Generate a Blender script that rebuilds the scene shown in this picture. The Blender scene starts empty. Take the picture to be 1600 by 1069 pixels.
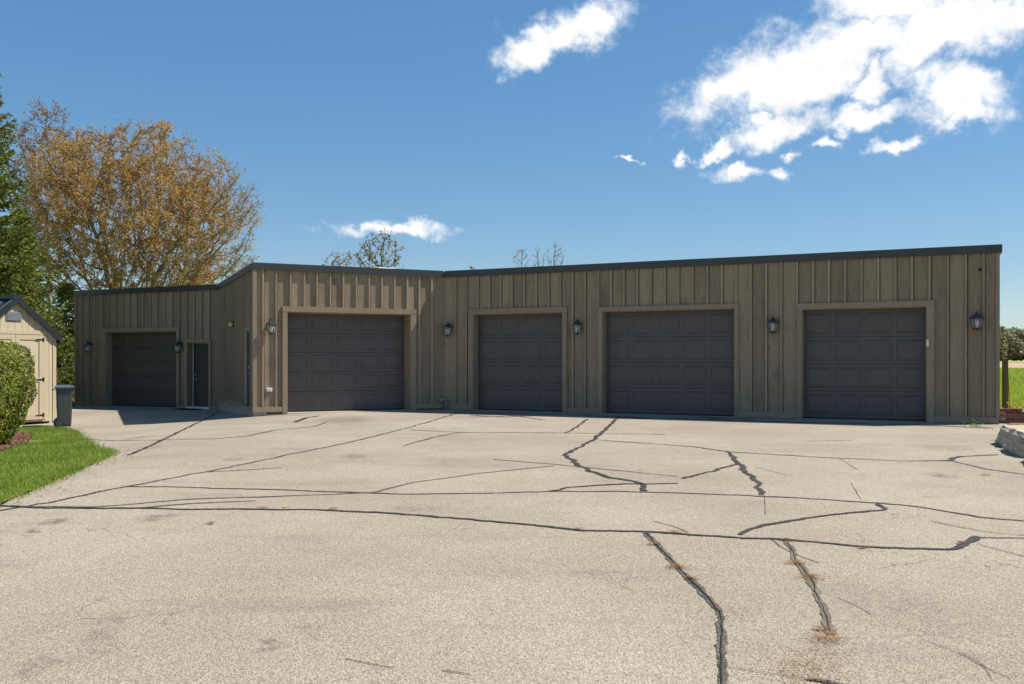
import bpy, bmesh, math, random
import numpy as np
from mathutils import Vector, Matrix, noise as mnoise
from mathutils.geometry import delaunay_2d_cdt

random.seed(7)
R = math.radians
S = bpy.context.scene
COL = S.collection

# ------------------------------------------------------------------ camera
F, CX, HY, HC = 1400.0, 800.0, 563.0, 1.40      # focal length in photo pixels, centre column, horizon row, eye height
cam = bpy.data.cameras.new('camera')
cam.sensor_width = 36.0
cam.lens = 36.0 * F / 1600.0
cam.shift_y = (HY - 534.5) / 1600.0
cam.clip_start, cam.clip_end = 0.1, 6000.0
camo = bpy.data.objects.new('camera', cam)
camo.location = (0, 0, HC)
camo.rotation_euler = (R(90), 0, 0)
COL.objects.link(camo)
S.camera = camo

# ------------------------------------------------------------------ light
SUN_EL, SUN_A = 53.0, 10.0                      # elevation; azimuth measured from +x towards +y
sd = Vector((math.cos(R(SUN_EL)) * math.cos(R(SUN_A)), math.cos(R(SUN_EL)) * math.sin(R(SUN_A)), math.sin(R(SUN_EL))))
sun = bpy.data.lights.new('sun', 'SUN')
sun.energy, sun.angle, sun.color = 4.8, R(0.5), (1.0, 0.93, 0.80)
suno = bpy.data.objects.new('sun', sun)
suno.rotation_euler = (-sd).to_track_quat('-Z', 'Y').to_euler()
suno.location = (20, 5, 30)
COL.objects.link(suno)

vs = S.view_settings
vs.view_transform, vs.look, vs.gamma, vs.exposure = 'Standard', 'None', 1.0, 0.63
vs.use_curve_mapping = False


class NT:
    """tiny node-tree helper"""
    def __init__(s, tree):
        s.t = tree
        s.n = tree.nodes
        s.l = tree.links

    def new(s, typ, **kw):
        nd = s.n.new(typ)
        ins = kw.pop('ins', {})
        for k, v in kw.items():
            setattr(nd, k, v)
        for k, v in ins.items():
            s.put(nd.inputs[k], v)
        return nd

    def put(s, sock, v):
        if isinstance(v, bpy.types.NodeSocket):
            s.l.new(v, sock)
        else:
            sock.default_value = v

    def math(s, op, a, b=0.0, c=None, clamp=False):
        nd = s.new('ShaderNodeMath', operation=op, use_clamp=clamp)
        s.put(nd.inputs[0], a)
        s.put(nd.inputs[1], b)
        if c is not None:
            s.put(nd.inputs[2], c)
        return nd.outputs[0]

    def mix(s, f, a, b, blend='MIX'):
        nd = s.new('ShaderNodeMix', data_type='RGBA', blend_type=blend)
        s.put(nd.inputs[0], f)
        s.put(nd.inputs[6], a)
        s.put(nd.inputs[7], b)
        return nd.outputs[2]

    def ramp(s, f, lo, hi, a=0.0, b=1.0, smooth=True):
        nd = s.new('ShaderNodeMapRange', interpolation_type='SMOOTHSTEP' if smooth else 'LINEAR')
        for i, v in enumerate((f, lo, hi, a, b)):
            s.put(nd.inputs[i], v)
        return nd.outputs[0]

    def noise(s, vec, scale, detail=3.0, rough=0.55, out='Fac'):
        nd = s.new('ShaderNodeTexNoise', ins={'Scale': scale, 'Detail': detail, 'Roughness': rough})
        if vec is not None:
            s.l.new(vec, nd.inputs['Vector'])
        return nd.outputs[0 if out == 'Fac' else 1]

    def mapping(s, vec, scale=(1, 1, 1), loc=(0, 0, 0), rot=(0, 0, 0), vt='POINT'):
        nd = s.new('ShaderNodeMapping', vector_type=vt)
        s.l.new(vec, nd.inputs['Vector'])
        nd.inputs['Location'].default_value = loc
        nd.inputs['Rotation'].default_value = rot
        nd.inputs['Scale'].default_value = scale
        return nd.outputs[0]


# ------------------------------------------------------------------ world: clear sky with scattered fair-weather clouds
W = bpy.data.worlds.new('World')
S.world = W
W.use_nodes = True
wt = NT(W.node_tree)
wt.n.clear()
wout = wt.new('ShaderNodeOutputWorld')
bg = wt.new('ShaderNodeBackground', ins={'Strength': 0.12})
wt.l.new(bg.outputs[0], wout.inputs[0])
sky = wt.new('ShaderNodeTexSky', sky_type='NISHITA', sun_disc=False, sun_elevation=R(SUN_EL),
             sun_rotation=R(90 - SUN_A), altitude=250.0, air_density=0.9, dust_density=0.3, ozone_density=2.4)
gam = wt.new('ShaderNodeGamma', ins={'Color': sky.outputs[0], 'Gamma': 0.50})
hsv = wt.new('ShaderNodeHueSaturation', ins={'Saturation': 1.82, 'Value': 1.46, 'Color': gam.outputs[0]})
tint = wt.mix(1.0, hsv.outputs[0], (0.93, 1.0, 1.05, 1), 'MULTIPLY')
tc = wt.new('ShaderNodeTexCoord')
sep = wt.new('ShaderNodeSeparateXYZ')
wt.l.new(tc.outputs['Generated'], sep.inputs[0])
az = wt.math('ARCTAN2', sep.outputs[0], sep.outputs[1])
el = wt.math('ARCSINE', sep.outputs[2])
n1 = wt.noise(tc.outputs['Generated'], 14.0, 2.0, 0.5, 'Color')
n2 = wt.noise(tc.outputs['Generated'], 46.0, 4.0, 0.6, 'Color')
comb = wt.new('ShaderNodeCombineXYZ', ins={0: az, 1: el})


def vmath(op, a, b):
    nd = wt.new('ShaderNodeVectorMath', operation=op)
    wt.put(nd.inputs[0], a)
    if op == 'SCALE':
        wt.put(nd.inputs[3], b)
    else:
        wt.put(nd.inputs[1], b)
    return nd.outputs[0]


w1 = vmath('SCALE', vmath('SUBTRACT', n1, (0.5, 0.5, 0.5)), 0.05)
w2 = vmath('SCALE', vmath('SUBTRACT', n2, (0.5, 0.5, 0.5)), 0.036)
pvec = vmath('ADD', vmath('ADD', comb.outputs[0], w1), w2)


def dirpx(px, py):
    x, z = (px - CX) / F, (HY - py) / F
    return math.atan(x), math.atan(z / math.sqrt(1 + x * x))


# (centre x, centre y, radius x, radius y, tilt in degrees)  - read off the photograph as directions in the sky
CLOUDS = [(822, 72, 72, 38, 32), (925, 30, 68, 44, 12), (870, 55, 60, 30, 25),
          (1240, 112, 205, 62, 14), (1330, 80, 130, 50, 15), (1150, 140, 105, 36, 22), (1208, 198, 105, 27, 14), (1345, 174, 76, 24, 8),
          (1480, 35, 150, 70, 10), (1390, 5, 130, 40, 0), (1590, 18, 130, 46, 0), (1440, 85, 70, 40, 30),
          (1498, 148, 100, 48, 2), (1510, 180, 56, 22, 8), (1362, 128, 42, 24, 20),
          (1392, 219, 52, 17, 4), (1112, 240, 30, 18, 5), (1143, 268, 44, 14, 3), (1222, 272, 28, 11, 0), (1234, 240, 20, 8, 0),
          (1066, 250, 12, 12, 30), (985, 246, 18, 4, 0), (612, 358, 98, 12, 0), (1285, 222, 22, 10, 20)]
M = None
for (cx_, cy_, rx_, ry_, tilt) in CLOUDS:
    a0, e0 = dirpx(cx_, cy_)
    mp = wt.mapping(pvec, (rx_ / F * math.cos(a0) ** 2, ry_ / F * math.cos(a0), 1.0), (a0, e0, 0), (0, 0, R(tilt)), 'TEXTURE')
    ln = wt.new('ShaderNodeVectorMath', operation='LENGTH')
    wt.l.new(mp, ln.inputs[0])
    v = wt.math('MULTIPLY', wt.math('SUBTRACT', 1.0, ln.outputs[1]), 0.72 if ry_ < 17 else 1.0)
    M = v if M is None else wt.math('MAXIMUM', M, v)
# the same kind of cloud goes on round the rest of the sky
sky_uv = wt.mapping(tc.outputs['Generated'], (1, 1, 2.2))
gen = wt.math('SUBTRACT', wt.noise(sky_uv, 2.6, 5.0, 0.55), 0.60)
out_az = wt.ramp(wt.math('ABSOLUTE', az), 0.60, 0.95)
out_el = wt.ramp(el, 0.46, 0.75)
gen = wt.math('ADD', wt.math('MULTIPLY', gen, 4.0), wt.math('MULTIPLY', wt.math('SUBTRACT', wt.math('MAXIMUM', out_az, out_el), 1.0), 6.0))
gen = wt.math('MULTIPLY', gen, 1.0)
M = wt.math('MAXIMUM', M, gen)
fb = wt.noise(wt.mapping(tc.outputs['Generated'], (1, 1, 1.6)), 34.0, 8.0, 0.62)
fb2 = wt.noise(tc.outputs['Generated'], 110.0, 6.0, 0.6)
dens = wt.math('ADD', wt.math('MULTIPLY', M, 1.5), wt.math('ADD', wt.math('MULTIPLY', wt.math('SUBTRACT', fb, 0.5), 1.3), wt.math('MULTIPLY', wt.math('SUBTRACT', fb2, 0.5), 0.9)))
cov = wt.math('POWER', wt.ramp(dens, -0.30, 0.85), 1.35)
cov = wt.math('MULTIPLY', cov, wt.ramp(el, 0.0, 0.06))
thick = wt.ramp(dens, 0.3, 1.2)
ccol = wt.mix(thick, (5.0, 5.25, 5.6, 1), (5.9, 5.85, 5.75, 1))
lump = wt.ramp(wt.noise(tc.outputs['Generated'], 26.0, 5.0, 0.6), 0.30, 0.70, 0.90, 1.05)
cc = wt.new('ShaderNodeVectorMath', operation='SCALE')
wt.l.new(ccol, cc.inputs[0])
wt.l.new(lump, cc.inputs[3])
final = wt.mix(cov, tint, cc.outputs[0])
wt.l.new(final, bg.inputs['Color'])


# ------------------------------------------------------------------ object helpers
def link(o, parent=None):
    COL.objects.link(o)
    if parent is not None:
        o.parent = parent
    return o


def wpos(o):
    p = Vector(o.location)
    while o.parent is not None:
        o = o.parent
        p = p + Vector(o.location)
    return p


def tag(o, label=None, cat=None, group=None, kind=None):
    for k, v in (('label', label), ('category', cat), ('group', group), ('kind', kind)):
        if v:
            o[k] = v
    return o


def thing(name, loc, label, cat, group=None, rz=0.0):
    o = bpy.data.objects.new(name, None)
    o.location = loc
    o.rotation_euler = (0, 0, rz)
    o.empty_display_size = 0.2
    return tag(link(o), label, cat, group)


def mesh_obj(name, verts, faces, mat, parent=None, world=True, smooth=False):
    """verts in world coordinates (or local to the parent when world is False)"""
    if isinstance(verts, np.ndarray):
        v = verts
    else:
        v = np.array([tuple(p) for p in verts], dtype=float)
    base = np.zeros(3)
    if parent is not None and world:
        base = np.array(wpos(parent))
    me = bpy.data.meshes.new(name)
    me.from_pydata((v - base).tolist(), [], faces if isinstance(faces, list) else faces.tolist())
    if smooth:
        me.polygons.foreach_set('use_smooth', [True] * len(me.polygons))
    me.materials.append(mat)
    me.update()
    return link(bpy.data.objects.new(name, me), parent)


def fast_mesh(name, verts, faces, mat, parent=None):
    """large meshes of equal-sized faces, world coordinates"""
    verts = np.asarray(verts, dtype=np.float32)
    faces = np.asarray(faces, dtype=np.int32)
    if parent is not None:
        verts = verts - np.array(wpos(parent), dtype=np.float32)
    k = faces.shape[1]
    me = bpy.data.meshes.new(name)
    me.vertices.add(len(verts))
    me.vertices.foreach_set('co', verts.ravel())
    me.loops.add(faces.size)
    me.loops.foreach_set('vertex_index', faces.ravel())
    me.polygons.add(len(faces))
    me.polygons.foreach_set('loop_start', np.arange(0, faces.size, k, dtype=np.int32))
    me.polygons.foreach_set('loop_total', np.full(len(faces), k, dtype=np.int32))
    me.materials.append(mat)
    me.update(calc_edges=True)
    me.validate()
    return link(bpy.data.objects.new(name, me), parent)


def bm_obj(name, bm, mat, parent=None, smooth=False):
    """bmesh in coordinates local to the parent"""
    bmesh.ops.recalc_face_normals(bm, faces=bm.faces)
    me = bpy.data.meshes.new(name)
    bm.to_mesh(me)
    bm.free()
    if smooth:
        me.polygons.foreach_set('use_smooth', [True] * len(me.polygons))
    me.materials.append(mat)
    return link(bpy.data.objects.new(name, me), parent)


CUBE_F = [(0, 3, 2, 1), (4, 5, 6, 7), (0, 1, 5, 4), (1, 2, 6, 5), (2, 3, 7, 6), (3, 0, 4, 7)]


def add_box(bm, x0, x1, y0, y1, z0, z1, mtx=None):
    vs_ = [(x0, y0, z0), (x1, y0, z0), (x1, y1, z0), (x0, y1, z0), (x0, y0, z1), (x1, y0, z1), (x1, y1, z1), (x0, y1, z1)]
    bv = [bm.verts.new(mtx @ Vector(p) if mtx else p) for p in vs_]
    for f in CUBE_F:
        bm.faces.new([bv[i] for i in f])


def add_tube(bm, pts, rad, sides=8, caps=True):
    pts = [Vector(p) for p in pts]
    rads = rad if isinstance(rad, (list, tuple)) else [rad] * len(pts)
    rings = []
    up = None
    for i, p in enumerate(pts):
        d = (pts[min(i + 1, len(pts) - 1)] - pts[max(i - 1, 0)]).normalized()
        if up is None:
            up = d.orthogonal().normalized()
        a = (up - d * up.dot(d)).normalized()
        up = a
        b = d.cross(a)
        rings.append([bm.verts.new(p + (a * math.cos(t) + b * math.sin(t)) * rads[i]) for t in [2 * math.pi * k / sides for k in range(sides)]])
    for r0, r1 in zip(rings, rings[1:]):
        for k in range(sides):
            bm.faces.new([r0[k], r0[(k + 1) % sides], r1[(k + 1) % sides], r1[k]])
    if caps:
        bm.faces.new(list(reversed(rings[0])))
        bm.faces.new(rings[-1])


def add_lathe(bm, prof, sides=12, centre=(0, 0, 0), axis='Z', rot=0.0):
    rings = []
    for r, h in prof:
        ring = []
        for k in range(sides):
            t = 2 * math.pi * k / sides + rot
            p = Vector((r * math.cos(t), r * math.sin(t), h))
            if axis == 'Y':
                p = Vector((p.x, p.z, p.y))
            elif axis == 'X':
                p = Vector((p.z, p.x, p.y))
            ring.append(bm.verts.new(p + Vector(centre)))
        rings.append(ring)
    for r0, r1 in zip(rings, rings[1:]):
        for k in range(sides):
            bm.faces.new([r0[k], r0[(k + 1) % sides], r1[(k + 1) % sides], r1[k]])
    bm.faces.new(list(reversed(rings[0])))
    bm.faces.new(rings[-1])


def copy_thing(o, loc, rz, label):
    c = o.copy()
    COL.objects.link(c)
    c.location, c.rotation_euler = loc, (0, 0, rz)
    c['label'] = label
    for ch in o.children:
        d = ch.copy()
        COL.objects.link(d)
        d.parent = c
        for g in ch.children:
            e = g.copy()
            COL.objects.link(e)
            e.parent = d
    return c


# ------------------------------------------------------------------ materials
def material(name):
    m = bpy.data.materials.new(name)
    m.use_nodes = True
    t = NT(m.node_tree)
    b = t.n['Principled BSDF']
    return m, t, b


def plain(name, col, rough=0.6, metal=0.0, spec=0.5, var=0.10, scale=20.0, bump=0.0):
    m, t, b = material(name)
    c = t.new('ShaderNodeTexCoord').outputs['Object']
    n = t.noise(c, scale, 4.0)
    k = t.ramp(n, 0.25, 0.75, 1 - var, 1 + var, False)
    mul = t.new('ShaderNodeVectorMath', operation='SCALE', ins={0: col})
    t.l.new(k, mul.inputs[3])
    t.l.new(mul.outputs[0], b.inputs['Base Color'])
    b.inputs['Roughness'].default_value = rough
    b.inputs['Metallic'].default_value = metal
    b.inputs['Specular IOR Level'].default_value = spec
    if bump:
        bp = t.new('ShaderNodeBump', ins={'Strength': bump, 'Distance': 0.01, 'Height': n})
        t.l.new(bp.outputs[0], b.inputs['Normal'])
    return m


def wood(name, col, dark, var=0.16, grain=0.35, stain=0.5, rough=0.78, z_scale=0.05, bump=0.5, saw=False):
    """painted rough-sawn boards: grain along z, random tone per board, knots and weather stains"""
    m, t, b = material(name)
    geo = t.new('ShaderNodeNewGeometry')
    oi = t.new('ShaderNodeObjectInfo')
    off = t.new('ShaderNodeVectorMath', operation='SCALE', ins={0: (13.0, 7.0, 23.0)})
    t.l.new(oi.outputs['Random'], off.inputs[3])
    ad = t.new('ShaderNodeVectorMath', operation='ADD')
    t.l.new(geo.outputs['Position'], ad.inputs[0])
    t.l.new(off.outputs[0], ad.inputs[1])
    p = ad.outputs[0]
    g = t.noise(t.mapping(p, (1, 1, z_scale)), 60.0, 5.0, 0.6)
    g2 = t.noise(t.mapping(p, (1, 1, 0.12)), 11.0, 4.0, 0.6)
    st = t.noise(t.mapping(p, (1, 1, 0.45)), 3.0, 5.0, 0.65)
    tone = t.math('ADD', t.ramp(oi.outputs['Random'], 0, 1, 1 - var, 1 + var, False),
                  t.math('ADD', t.math('MULTIPLY', t.math('SUBTRACT', g, 0.5), grain), t.math('MULTIPLY', t.math('SUBTRACT', g2, 0.5), grain)))
    sc = t.new('ShaderNodeVectorMath', operation='SCALE', ins={0: col})
    t.l.new(tone, sc.inputs[3])
    c = t.mix(t.math('MULTIPLY', t.ramp(st, 0.52, 0.78), stain), sc.outputs[0], (*dark, 1))
    vor = t.new('ShaderNodeTexVoronoi', feature='F1', ins={'Scale': 2.6, 'Randomness': 1.0})
    t.l.new(t.mapping(p, (1.2, 1.2, 0.42)), vor.inputs['Vector'])
    knot = t.ramp(vor.outputs['Distance'], 0.03, 0.075, 0.75, 0.0)
    c = t.mix(t.math('MULTIPLY', knot, stain), c, (dark[0] * 0.35, dark[1] * 0.33, dark[2] * 0.3, 1))
    t.l.new(c, b.inputs['Base Color'])
    b.inputs['Roughness'].default_value = rough
    b.inputs['Specular IOR Level'].default_value = 0.25
    hgt = t.math('ADD', g, t.math('MULTIPLY', g2, 0.7))
    if saw:
        sw = t.noise(t.mapping(p, (0.4, 0.4, 1.0)), 70.0, 2.0, 0.5)
        hgt = t.math('ADD', hgt, t.math('MULTIPLY', sw, 0.9))
    bp = t.new('ShaderNodeBump', ins={'Strength': bump, 'Distance': 0.012, 'Height': hgt})
    t.l.new(bp.outputs[0], b.inputs['Normal'])
    return m


def leafmat(name, cols, rough=0.6, transl=0.35, var_scale=0.6):
    """foliage: every leaf face takes its own tone between several colours, in clumps"""
    m, t, b = material(name)
    geo = t.new('ShaderNodeNewGeometry')
    cr = t.new('ShaderNodeValToRGB')
    el_ = cr.color_ramp.elements
    while len(el_) < len(cols):
        el_.new(0.5)
    for i, c in enumerate(cols):
        el_[i].position = i / (len(cols) - 1)
        el_[i].color = (*c, 1)
    n = t.noise(geo.outputs['Position'], var_scale, 3.0)
    f = t.math('ADD', t.math('MULTIPLY', geo.outputs['Random Per Island'], 0.65), t.math('MULTIPLY', t.ramp(n, 0.3, 0.7), 0.35))
    t.l.new(f, cr.inputs[0])
    t.l.new(cr.outputs[0], b.inputs['Base Color'])
    b.inputs['Roughness'].default_value = rough
    b.inputs['Specular IOR Level'].default_value = 0.3
    tr = t.new('ShaderNodeBsdfTranslucent')
    t.l.new(cr.outputs[0], tr.inputs['Color'])
    mx = t.new('ShaderNodeMixShader', ins={0: transl})
    t.l.new(b.outputs[0], mx.inputs[1])
    t.l.new(tr.outputs[0], mx.inputs[2])
    t.l.new(mx.outputs[0], t.n['Material Output'].inputs[0])
    return m


MAT = {}
SID = (0.282, 0.214, 0.146)
MAT['board'] = wood('taupe siding', SID, (0.12, 0.09, 0.062), grain=0.5, stain=0.55, saw=True)
MAT['batten'] = wood('taupe batten', (0.315, 0.244, 0.172), (0.16, 0.127, 0.092), var=0.12, stain=0.35)
MAT['trim'] = wood('taupe trim', (0.296, 0.228, 0.161), (0.17, 0.135, 0.10), var=0.06, stain=0.35)
MAT['door'] = plain('door paint', (0.084, 0.070, 0.070), 0.42, var=0.09, scale=2.2)
MAT['mandoor'] = plain('entry door paint', (0.040, 0.042, 0.05), 0.4, var=0.06)
MAT['fascia'] = plain('dark metal fascia', (0.055, 0.053, 0.056), 0.42, metal=0.3, var=0.08, scale=2.0)
MAT['lantern'] = plain('lantern metal', (0.09, 0.09, 0.10), 0.32, metal=0.75, var=0.05)
MAT['black'] = plain('black paint', (0.012, 0.012, 0.014), 0.38, spec=0.6)
MAT['concrete'] = plain('concrete', (0.34, 0.31, 0.26), 0.9, var=0.25, scale=9.0, bump=0.3)
MAT['steel'] = plain('steel', (0.55, 0.55, 0.55), 0.3, metal=1.0)
MAT['white'] = plain('white plastic', (0.72, 0.72, 0.70), 0.5, var=0.04)
MAT['cream'] = plain('cream plastic', (0.62, 0.56, 0.42), 0.5, var=0.05)
MAT['rubber'] = plain('rubber', (0.018, 0.018, 0.018), 0.8)
MAT['bin'] = plain('grey bin plastic', (0.055, 0.06, 0.066), 0.5, var=0.08)
MAT['binlid'] = plain('bin lid plastic', (0.07, 0.085, 0.11), 0.45, var=0.08)
MAT['shed'] = wood('beige shed siding', (0.46, 0.385, 0.275), (0.34, 0.28, 0.20), var=0.05, grain=0.12, stain=0.25, bump=0.15)
MAT['shedtrim'] = wood('beige shed trim', (0.43, 0.36, 0.255), (0.32, 0.265, 0.19), var=0.04, grain=0.10, stain=0.2, bump=0.1)
MAT['shedroof'] = plain('charcoal metal roof', (0.035, 0.04, 0.05), 0.35, metal=0.4, var=0.08)
MAT['vent'] = plain('grey vent', (0.22, 0.23, 0.25), 0.5)
MAT['roof'] = plain('roof membrane', (0.12, 0.12, 0.12), 0.9, var=0.2, scale=2.0)
MAT['amber'] = plain('amber bulb', (0.85, 0.50, 0.10), 0.25, var=0.02)
MAT['post'] = wood('weathered post', (0.14, 0.105, 0.07), (0.06, 0.045, 0.03), stain=0.6)
MAT['redrod'] = plain('faded red rod', (0.42, 0.16, 0.12), 0.6)
MAT['mat'] = plain('doormat', (0.02, 0.02, 0.02), 0.95)
MAT['bark'] = wood('grey brown bark', (0.17, 0.135, 0.10), (0.07, 0.055, 0.042), var=0.05, grain=0.6, stain=0.6, bump=0.8)
MAT['barkpale'] = wood('pale bark', (0.24, 0.21, 0.17), (0.10, 0.085, 0.07), var=0.05, grain=0.6, stain=0.5, bump=0.6)
MAT['mapleleaf'] = leafmat('new maple leaves', [(0.24, 0.095, 0.045), (0.40, 0.19, 0.06), (0.50, 0.29, 0.075), (0.52, 0.38, 0.10), (0.42, 0.21, 0.065)], transl=0.5)
MAT['redleaf'] = leafmat('reddish buds', [(0.17, 0.09, 0.06), (0.30, 0.15, 0.075), (0.38, 0.23, 0.09)], transl=0.35)
MAT['oliveleaf'] = leafmat('pale olive leaves', [(0.13, 0.12, 0.035), (0.21, 0.18, 0.05), (0.28, 0.21, 0.075)], transl=0.35)
MAT['spruce'] = leafmat('spruce needles', [(0.025, 0.042, 0.008), (0.085, 0.115, 0.016), (0.18, 0.205, 0.027), (0.28, 0.29, 0.045)], transl=0.28, var_scale=1.5)
MAT['cedar'] = leafmat('cedar foliage', [(0.04, 0.06, 0.012), (0.11, 0.135, 0.022), (0.20, 0.21, 0.04), (0.27, 0.26, 0.06)], transl=0.2, var_scale=1.5)
MAT['yew'] = leafmat('clipped yew', [(0.05, 0.08, 0.012), (0.13, 0.165, 0.022), (0.23, 0.25, 0.036), (0.33, 0.32, 0.055)], transl=0.2, var_scale=3.0)
MAT['core'] = plain('inner twigs', (0.022, 0.028, 0.010), 0.95, var=0.3)
MAT['grassblade'] = leafmat('grass blades', [(0.09, 0.15, 0.018), (0.165, 0.255, 0.03), (0.25, 0.33, 0.045), (0.42, 0.41, 0.13)], transl=0.35, var_scale=0.9)
MAT['meadow'] = leafmat('meadow blades', [(0.20, 0.30, 0.02), (0.30, 0.40, 0.03), (0.42, 0.47, 0.07), (0.55, 0.50, 0.16)], transl=0.35, var_scale=0.9)
MAT['mulch'] = leafmat('bark mulch', [(0.035, 0.018, 0.012), (0.11, 0.05, 0.03), (0.17, 0.085, 0.05), (0.23, 0.14, 0.09)], transl=0.0, var_scale=3)
MAT['needle'] = leafmat('fallen needles', [(0.20, 0.09, 0.03), (0.33, 0.16, 0.05), (0.42, 0.24, 0.09)], transl=0.1, var_scale=3)
MAT['farleaf'] = leafmat('far trees', [(0.14, 0.16, 0.09), (0.22, 0.23, 0.12), (0.32, 0.31, 0.16), (0.40, 0.35, 0.19)], transl=0.4, var_scale=0.06)  # leaf colours lightened to stand in for slight distance haze
MAT['glass'] = None
m, t, b = material('lantern glass')
b.inputs['Base Color'].default_value = (0.9, 0.92, 0.92, 1)
b.inputs['Transmission Weight'].default_value = 0.85
b.inputs['Roughness'].default_value = 0.12
b.inputs['IOR'].default_value = 1.25
MAT['glass'] = m

def early_gpt(px, py):
    y = HC / ((py - HY) / F)
    return (px - CX) / F * y, y


STAINS = []
for (spx_, spy_, sw_, sh_, sr_, sa_) in [(85, 815, 26, 8, 0.2, .8), (52, 830, 12, 8, 0.6, .7), (235, 810, 28, 8, 0.5, .6), (425, 1007, 34, 10, -0.4, .8), (480, 980, 40, 12, 0, .3), (1470, 743, 30, 7, 0, .7), (555, 713, 24, 7, 0.2, .55),
                                  (365, 718, 22, 5, 0.1, .5), (1110, 652, 40, 6, 0, .5), (540, 655, 60, 9, 0.1, .55), (215, 676, 20, 5, 0, .6), (650, 795, 60, 10, 0, .35), (165, 990, 40, 60, 0.3, .3), (60, 1040, 60, 30, 0.3, .35),
                                  (1380, 940, 150, 70, 0.2, .22), (1480, 700, 60, 8, 0, .4), (700, 720, 60, 10, 0.1, .3), (265, 805, 40, 6, 0, .5)]:
    _x, _y = early_gpt(spx_, spy_)
    STAINS.append((_x, _y, sw_ * _y / F, sh_ * _y * _y / F / HC * 0.9, sr_, sa_))
# asphalt: worn, pale, with exposed aggregate
m, t, b = material('worn asphalt')
geo = t.new('ShaderNodeNewGeometry')
p = geo.outputs['Position']
big = t.noise(p, 0.35, 5.0, 0.6)
mid = t.noise(t.mapping(p, (0.35, 1.2, 1)), 1.1, 6.0, 0.68)
fine = t.noise(p, 120.0, 4.0, 0.8)
vor = t.new('ShaderNodeTexVoronoi', feature='F1', ins={'Scale': 120.0})
t.l.new(p, vor.inputs['Vector'])
vsep = t.new('ShaderNodeSeparateColor')
t.l.new(vor.outputs['Color'], vsep.inputs[0])
base = t.mix(t.ramp(big, 0.3, 0.7), (0.276, 0.236, 0.184, 1), (0.345, 0.299, 0.238, 1))
base = t.mix(t.math('MULTIPLY', t.ramp(mid, 0.52, 0.78), 0.50), base, (0.15, 0.135, 0.115, 1))
agg = t.ramp(vsep.outputs[0], 0.0, 1.0, 0.62, 1.38, False)
agg = t.math('MULTIPLY', agg, t.ramp(fine, 0.28, 0.72, 0.72, 1.28, False))
sc = t.new('ShaderNodeVectorMath', operation='SCALE')
t.l.new(base, sc.inputs[0])
t.l.new(agg, sc.inputs[3])
pit = t.ramp(t.noise(p, 42.0, 4.0, 0.7), 0.63, 0.69, 0.0, 0.8)
colr = t.mix(pit, sc.outputs[0], (0.05, 0.042, 0.034, 1))
flat_ = t.mapping(p, (1, 1, 0))
wvn = t.new('ShaderNodeVectorMath', operation='SCALE', ins={3: 0.25})
t.l.new(t.noise(p, 5.0, 4.0, 0.6, 'Color'), wvn.inputs[0])
wva = t.new('ShaderNodeVectorMath', operation='ADD')
t.l.new(flat_, wva.inputs[0])
t.l.new(t.mapping(wvn.outputs[0], (1, 1, 0), (-0.125, -0.125, 0)), wva.inputs[1])
wv2 = wva.outputs[0]
# hairline crazing, only here and there
wv = t.new('ShaderNodeVectorMath', operation='ADD')
t.l.new(p, wv.inputs[0])
wn = t.new('ShaderNodeVectorMath', operation='SCALE', ins={3: 0.9})
t.l.new(t.noise(p, 1.1, 5.0, 0.6, 'Color'), wn.inputs[0])
t.l.new(wn.outputs[0], wv.inputs[1])
vc = t.new('ShaderNodeTexVoronoi', feature='DISTANCE_TO_EDGE', ins={'Scale': 1.25})
t.l.new(wv.outputs[0], vc.inputs['Vector'])
hair = t.math('MULTIPLY', t.ramp(vc.outputs['Distance'], 0.003, 0.009, 1.0, 0.0),
              t.ramp(t.noise(p, 0.5, 3.0), 0.53, 0.64))
colr = t.mix(t.math('MULTIPLY', hair, 0.65), colr, (0.07, 0.058, 0.046, 1))
# oil drips and tyre scuffs
oil = t.ramp(t.noise(t.mapping(p, (1.0, 0.55, 1)), 0.9, 3.0, 0.5), 0.70, 0.80)
colr = t.mix(t.math('MULTIPLY', oil, 0.5), colr, (0.09, 0.082, 0.072, 1))
# known stains: oil drips and scuffs at fixed places on the drive
for (sx_, sy_, srx, sry, rot_, amt) in STAINS:
    mp = t.mapping(wv2, (srx, sry, 1), (sx_, sy_, 0), (0, 0, rot_), 'TEXTURE')
    ln_ = t.new('ShaderNodeVectorMath', operation='LENGTH')
    t.l.new(mp, ln_.inputs[0])
    f_ = t.math('MULTIPLY', t.ramp(ln_.outputs[1], 0.25, 1.0, amt, 0.0), t.ramp(t.noise(p, 9.0, 4.0, 0.7), 0.35, 0.6))
    colr = t.mix(f_, colr, (0.075, 0.068, 0.058, 1))
# brown organic dirt
rust = t.ramp(t.noise(t.mapping(p, (0.7, 0.7, 1), (31, 7, 0)), 0.8, 5.0, 0.7), 0.62, 0.80)
colr = t.mix(t.math('MULTIPLY', rust, 0.22), colr, (0.24, 0.15, 0.08, 1))
t.l.new(colr, b.inputs['Base Color'])
b.inputs['Roughness'].default_value = 0.88
b.inputs['Specular IOR Level'].default_value = 0.25
bh = t.math('ADD', t.math('MULTIPLY', fine, 0.6), t.math('MULTIPLY', vor.outputs['Distance'], 0.9))
bp = t.new('ShaderNodeBump', ins={'Strength': 0.55, 'Distance': 0.008, 'Height': bh})
t.l.new(bp.outputs[0], b.inputs['Normal'])
MAT['asphalt'] = m


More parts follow.
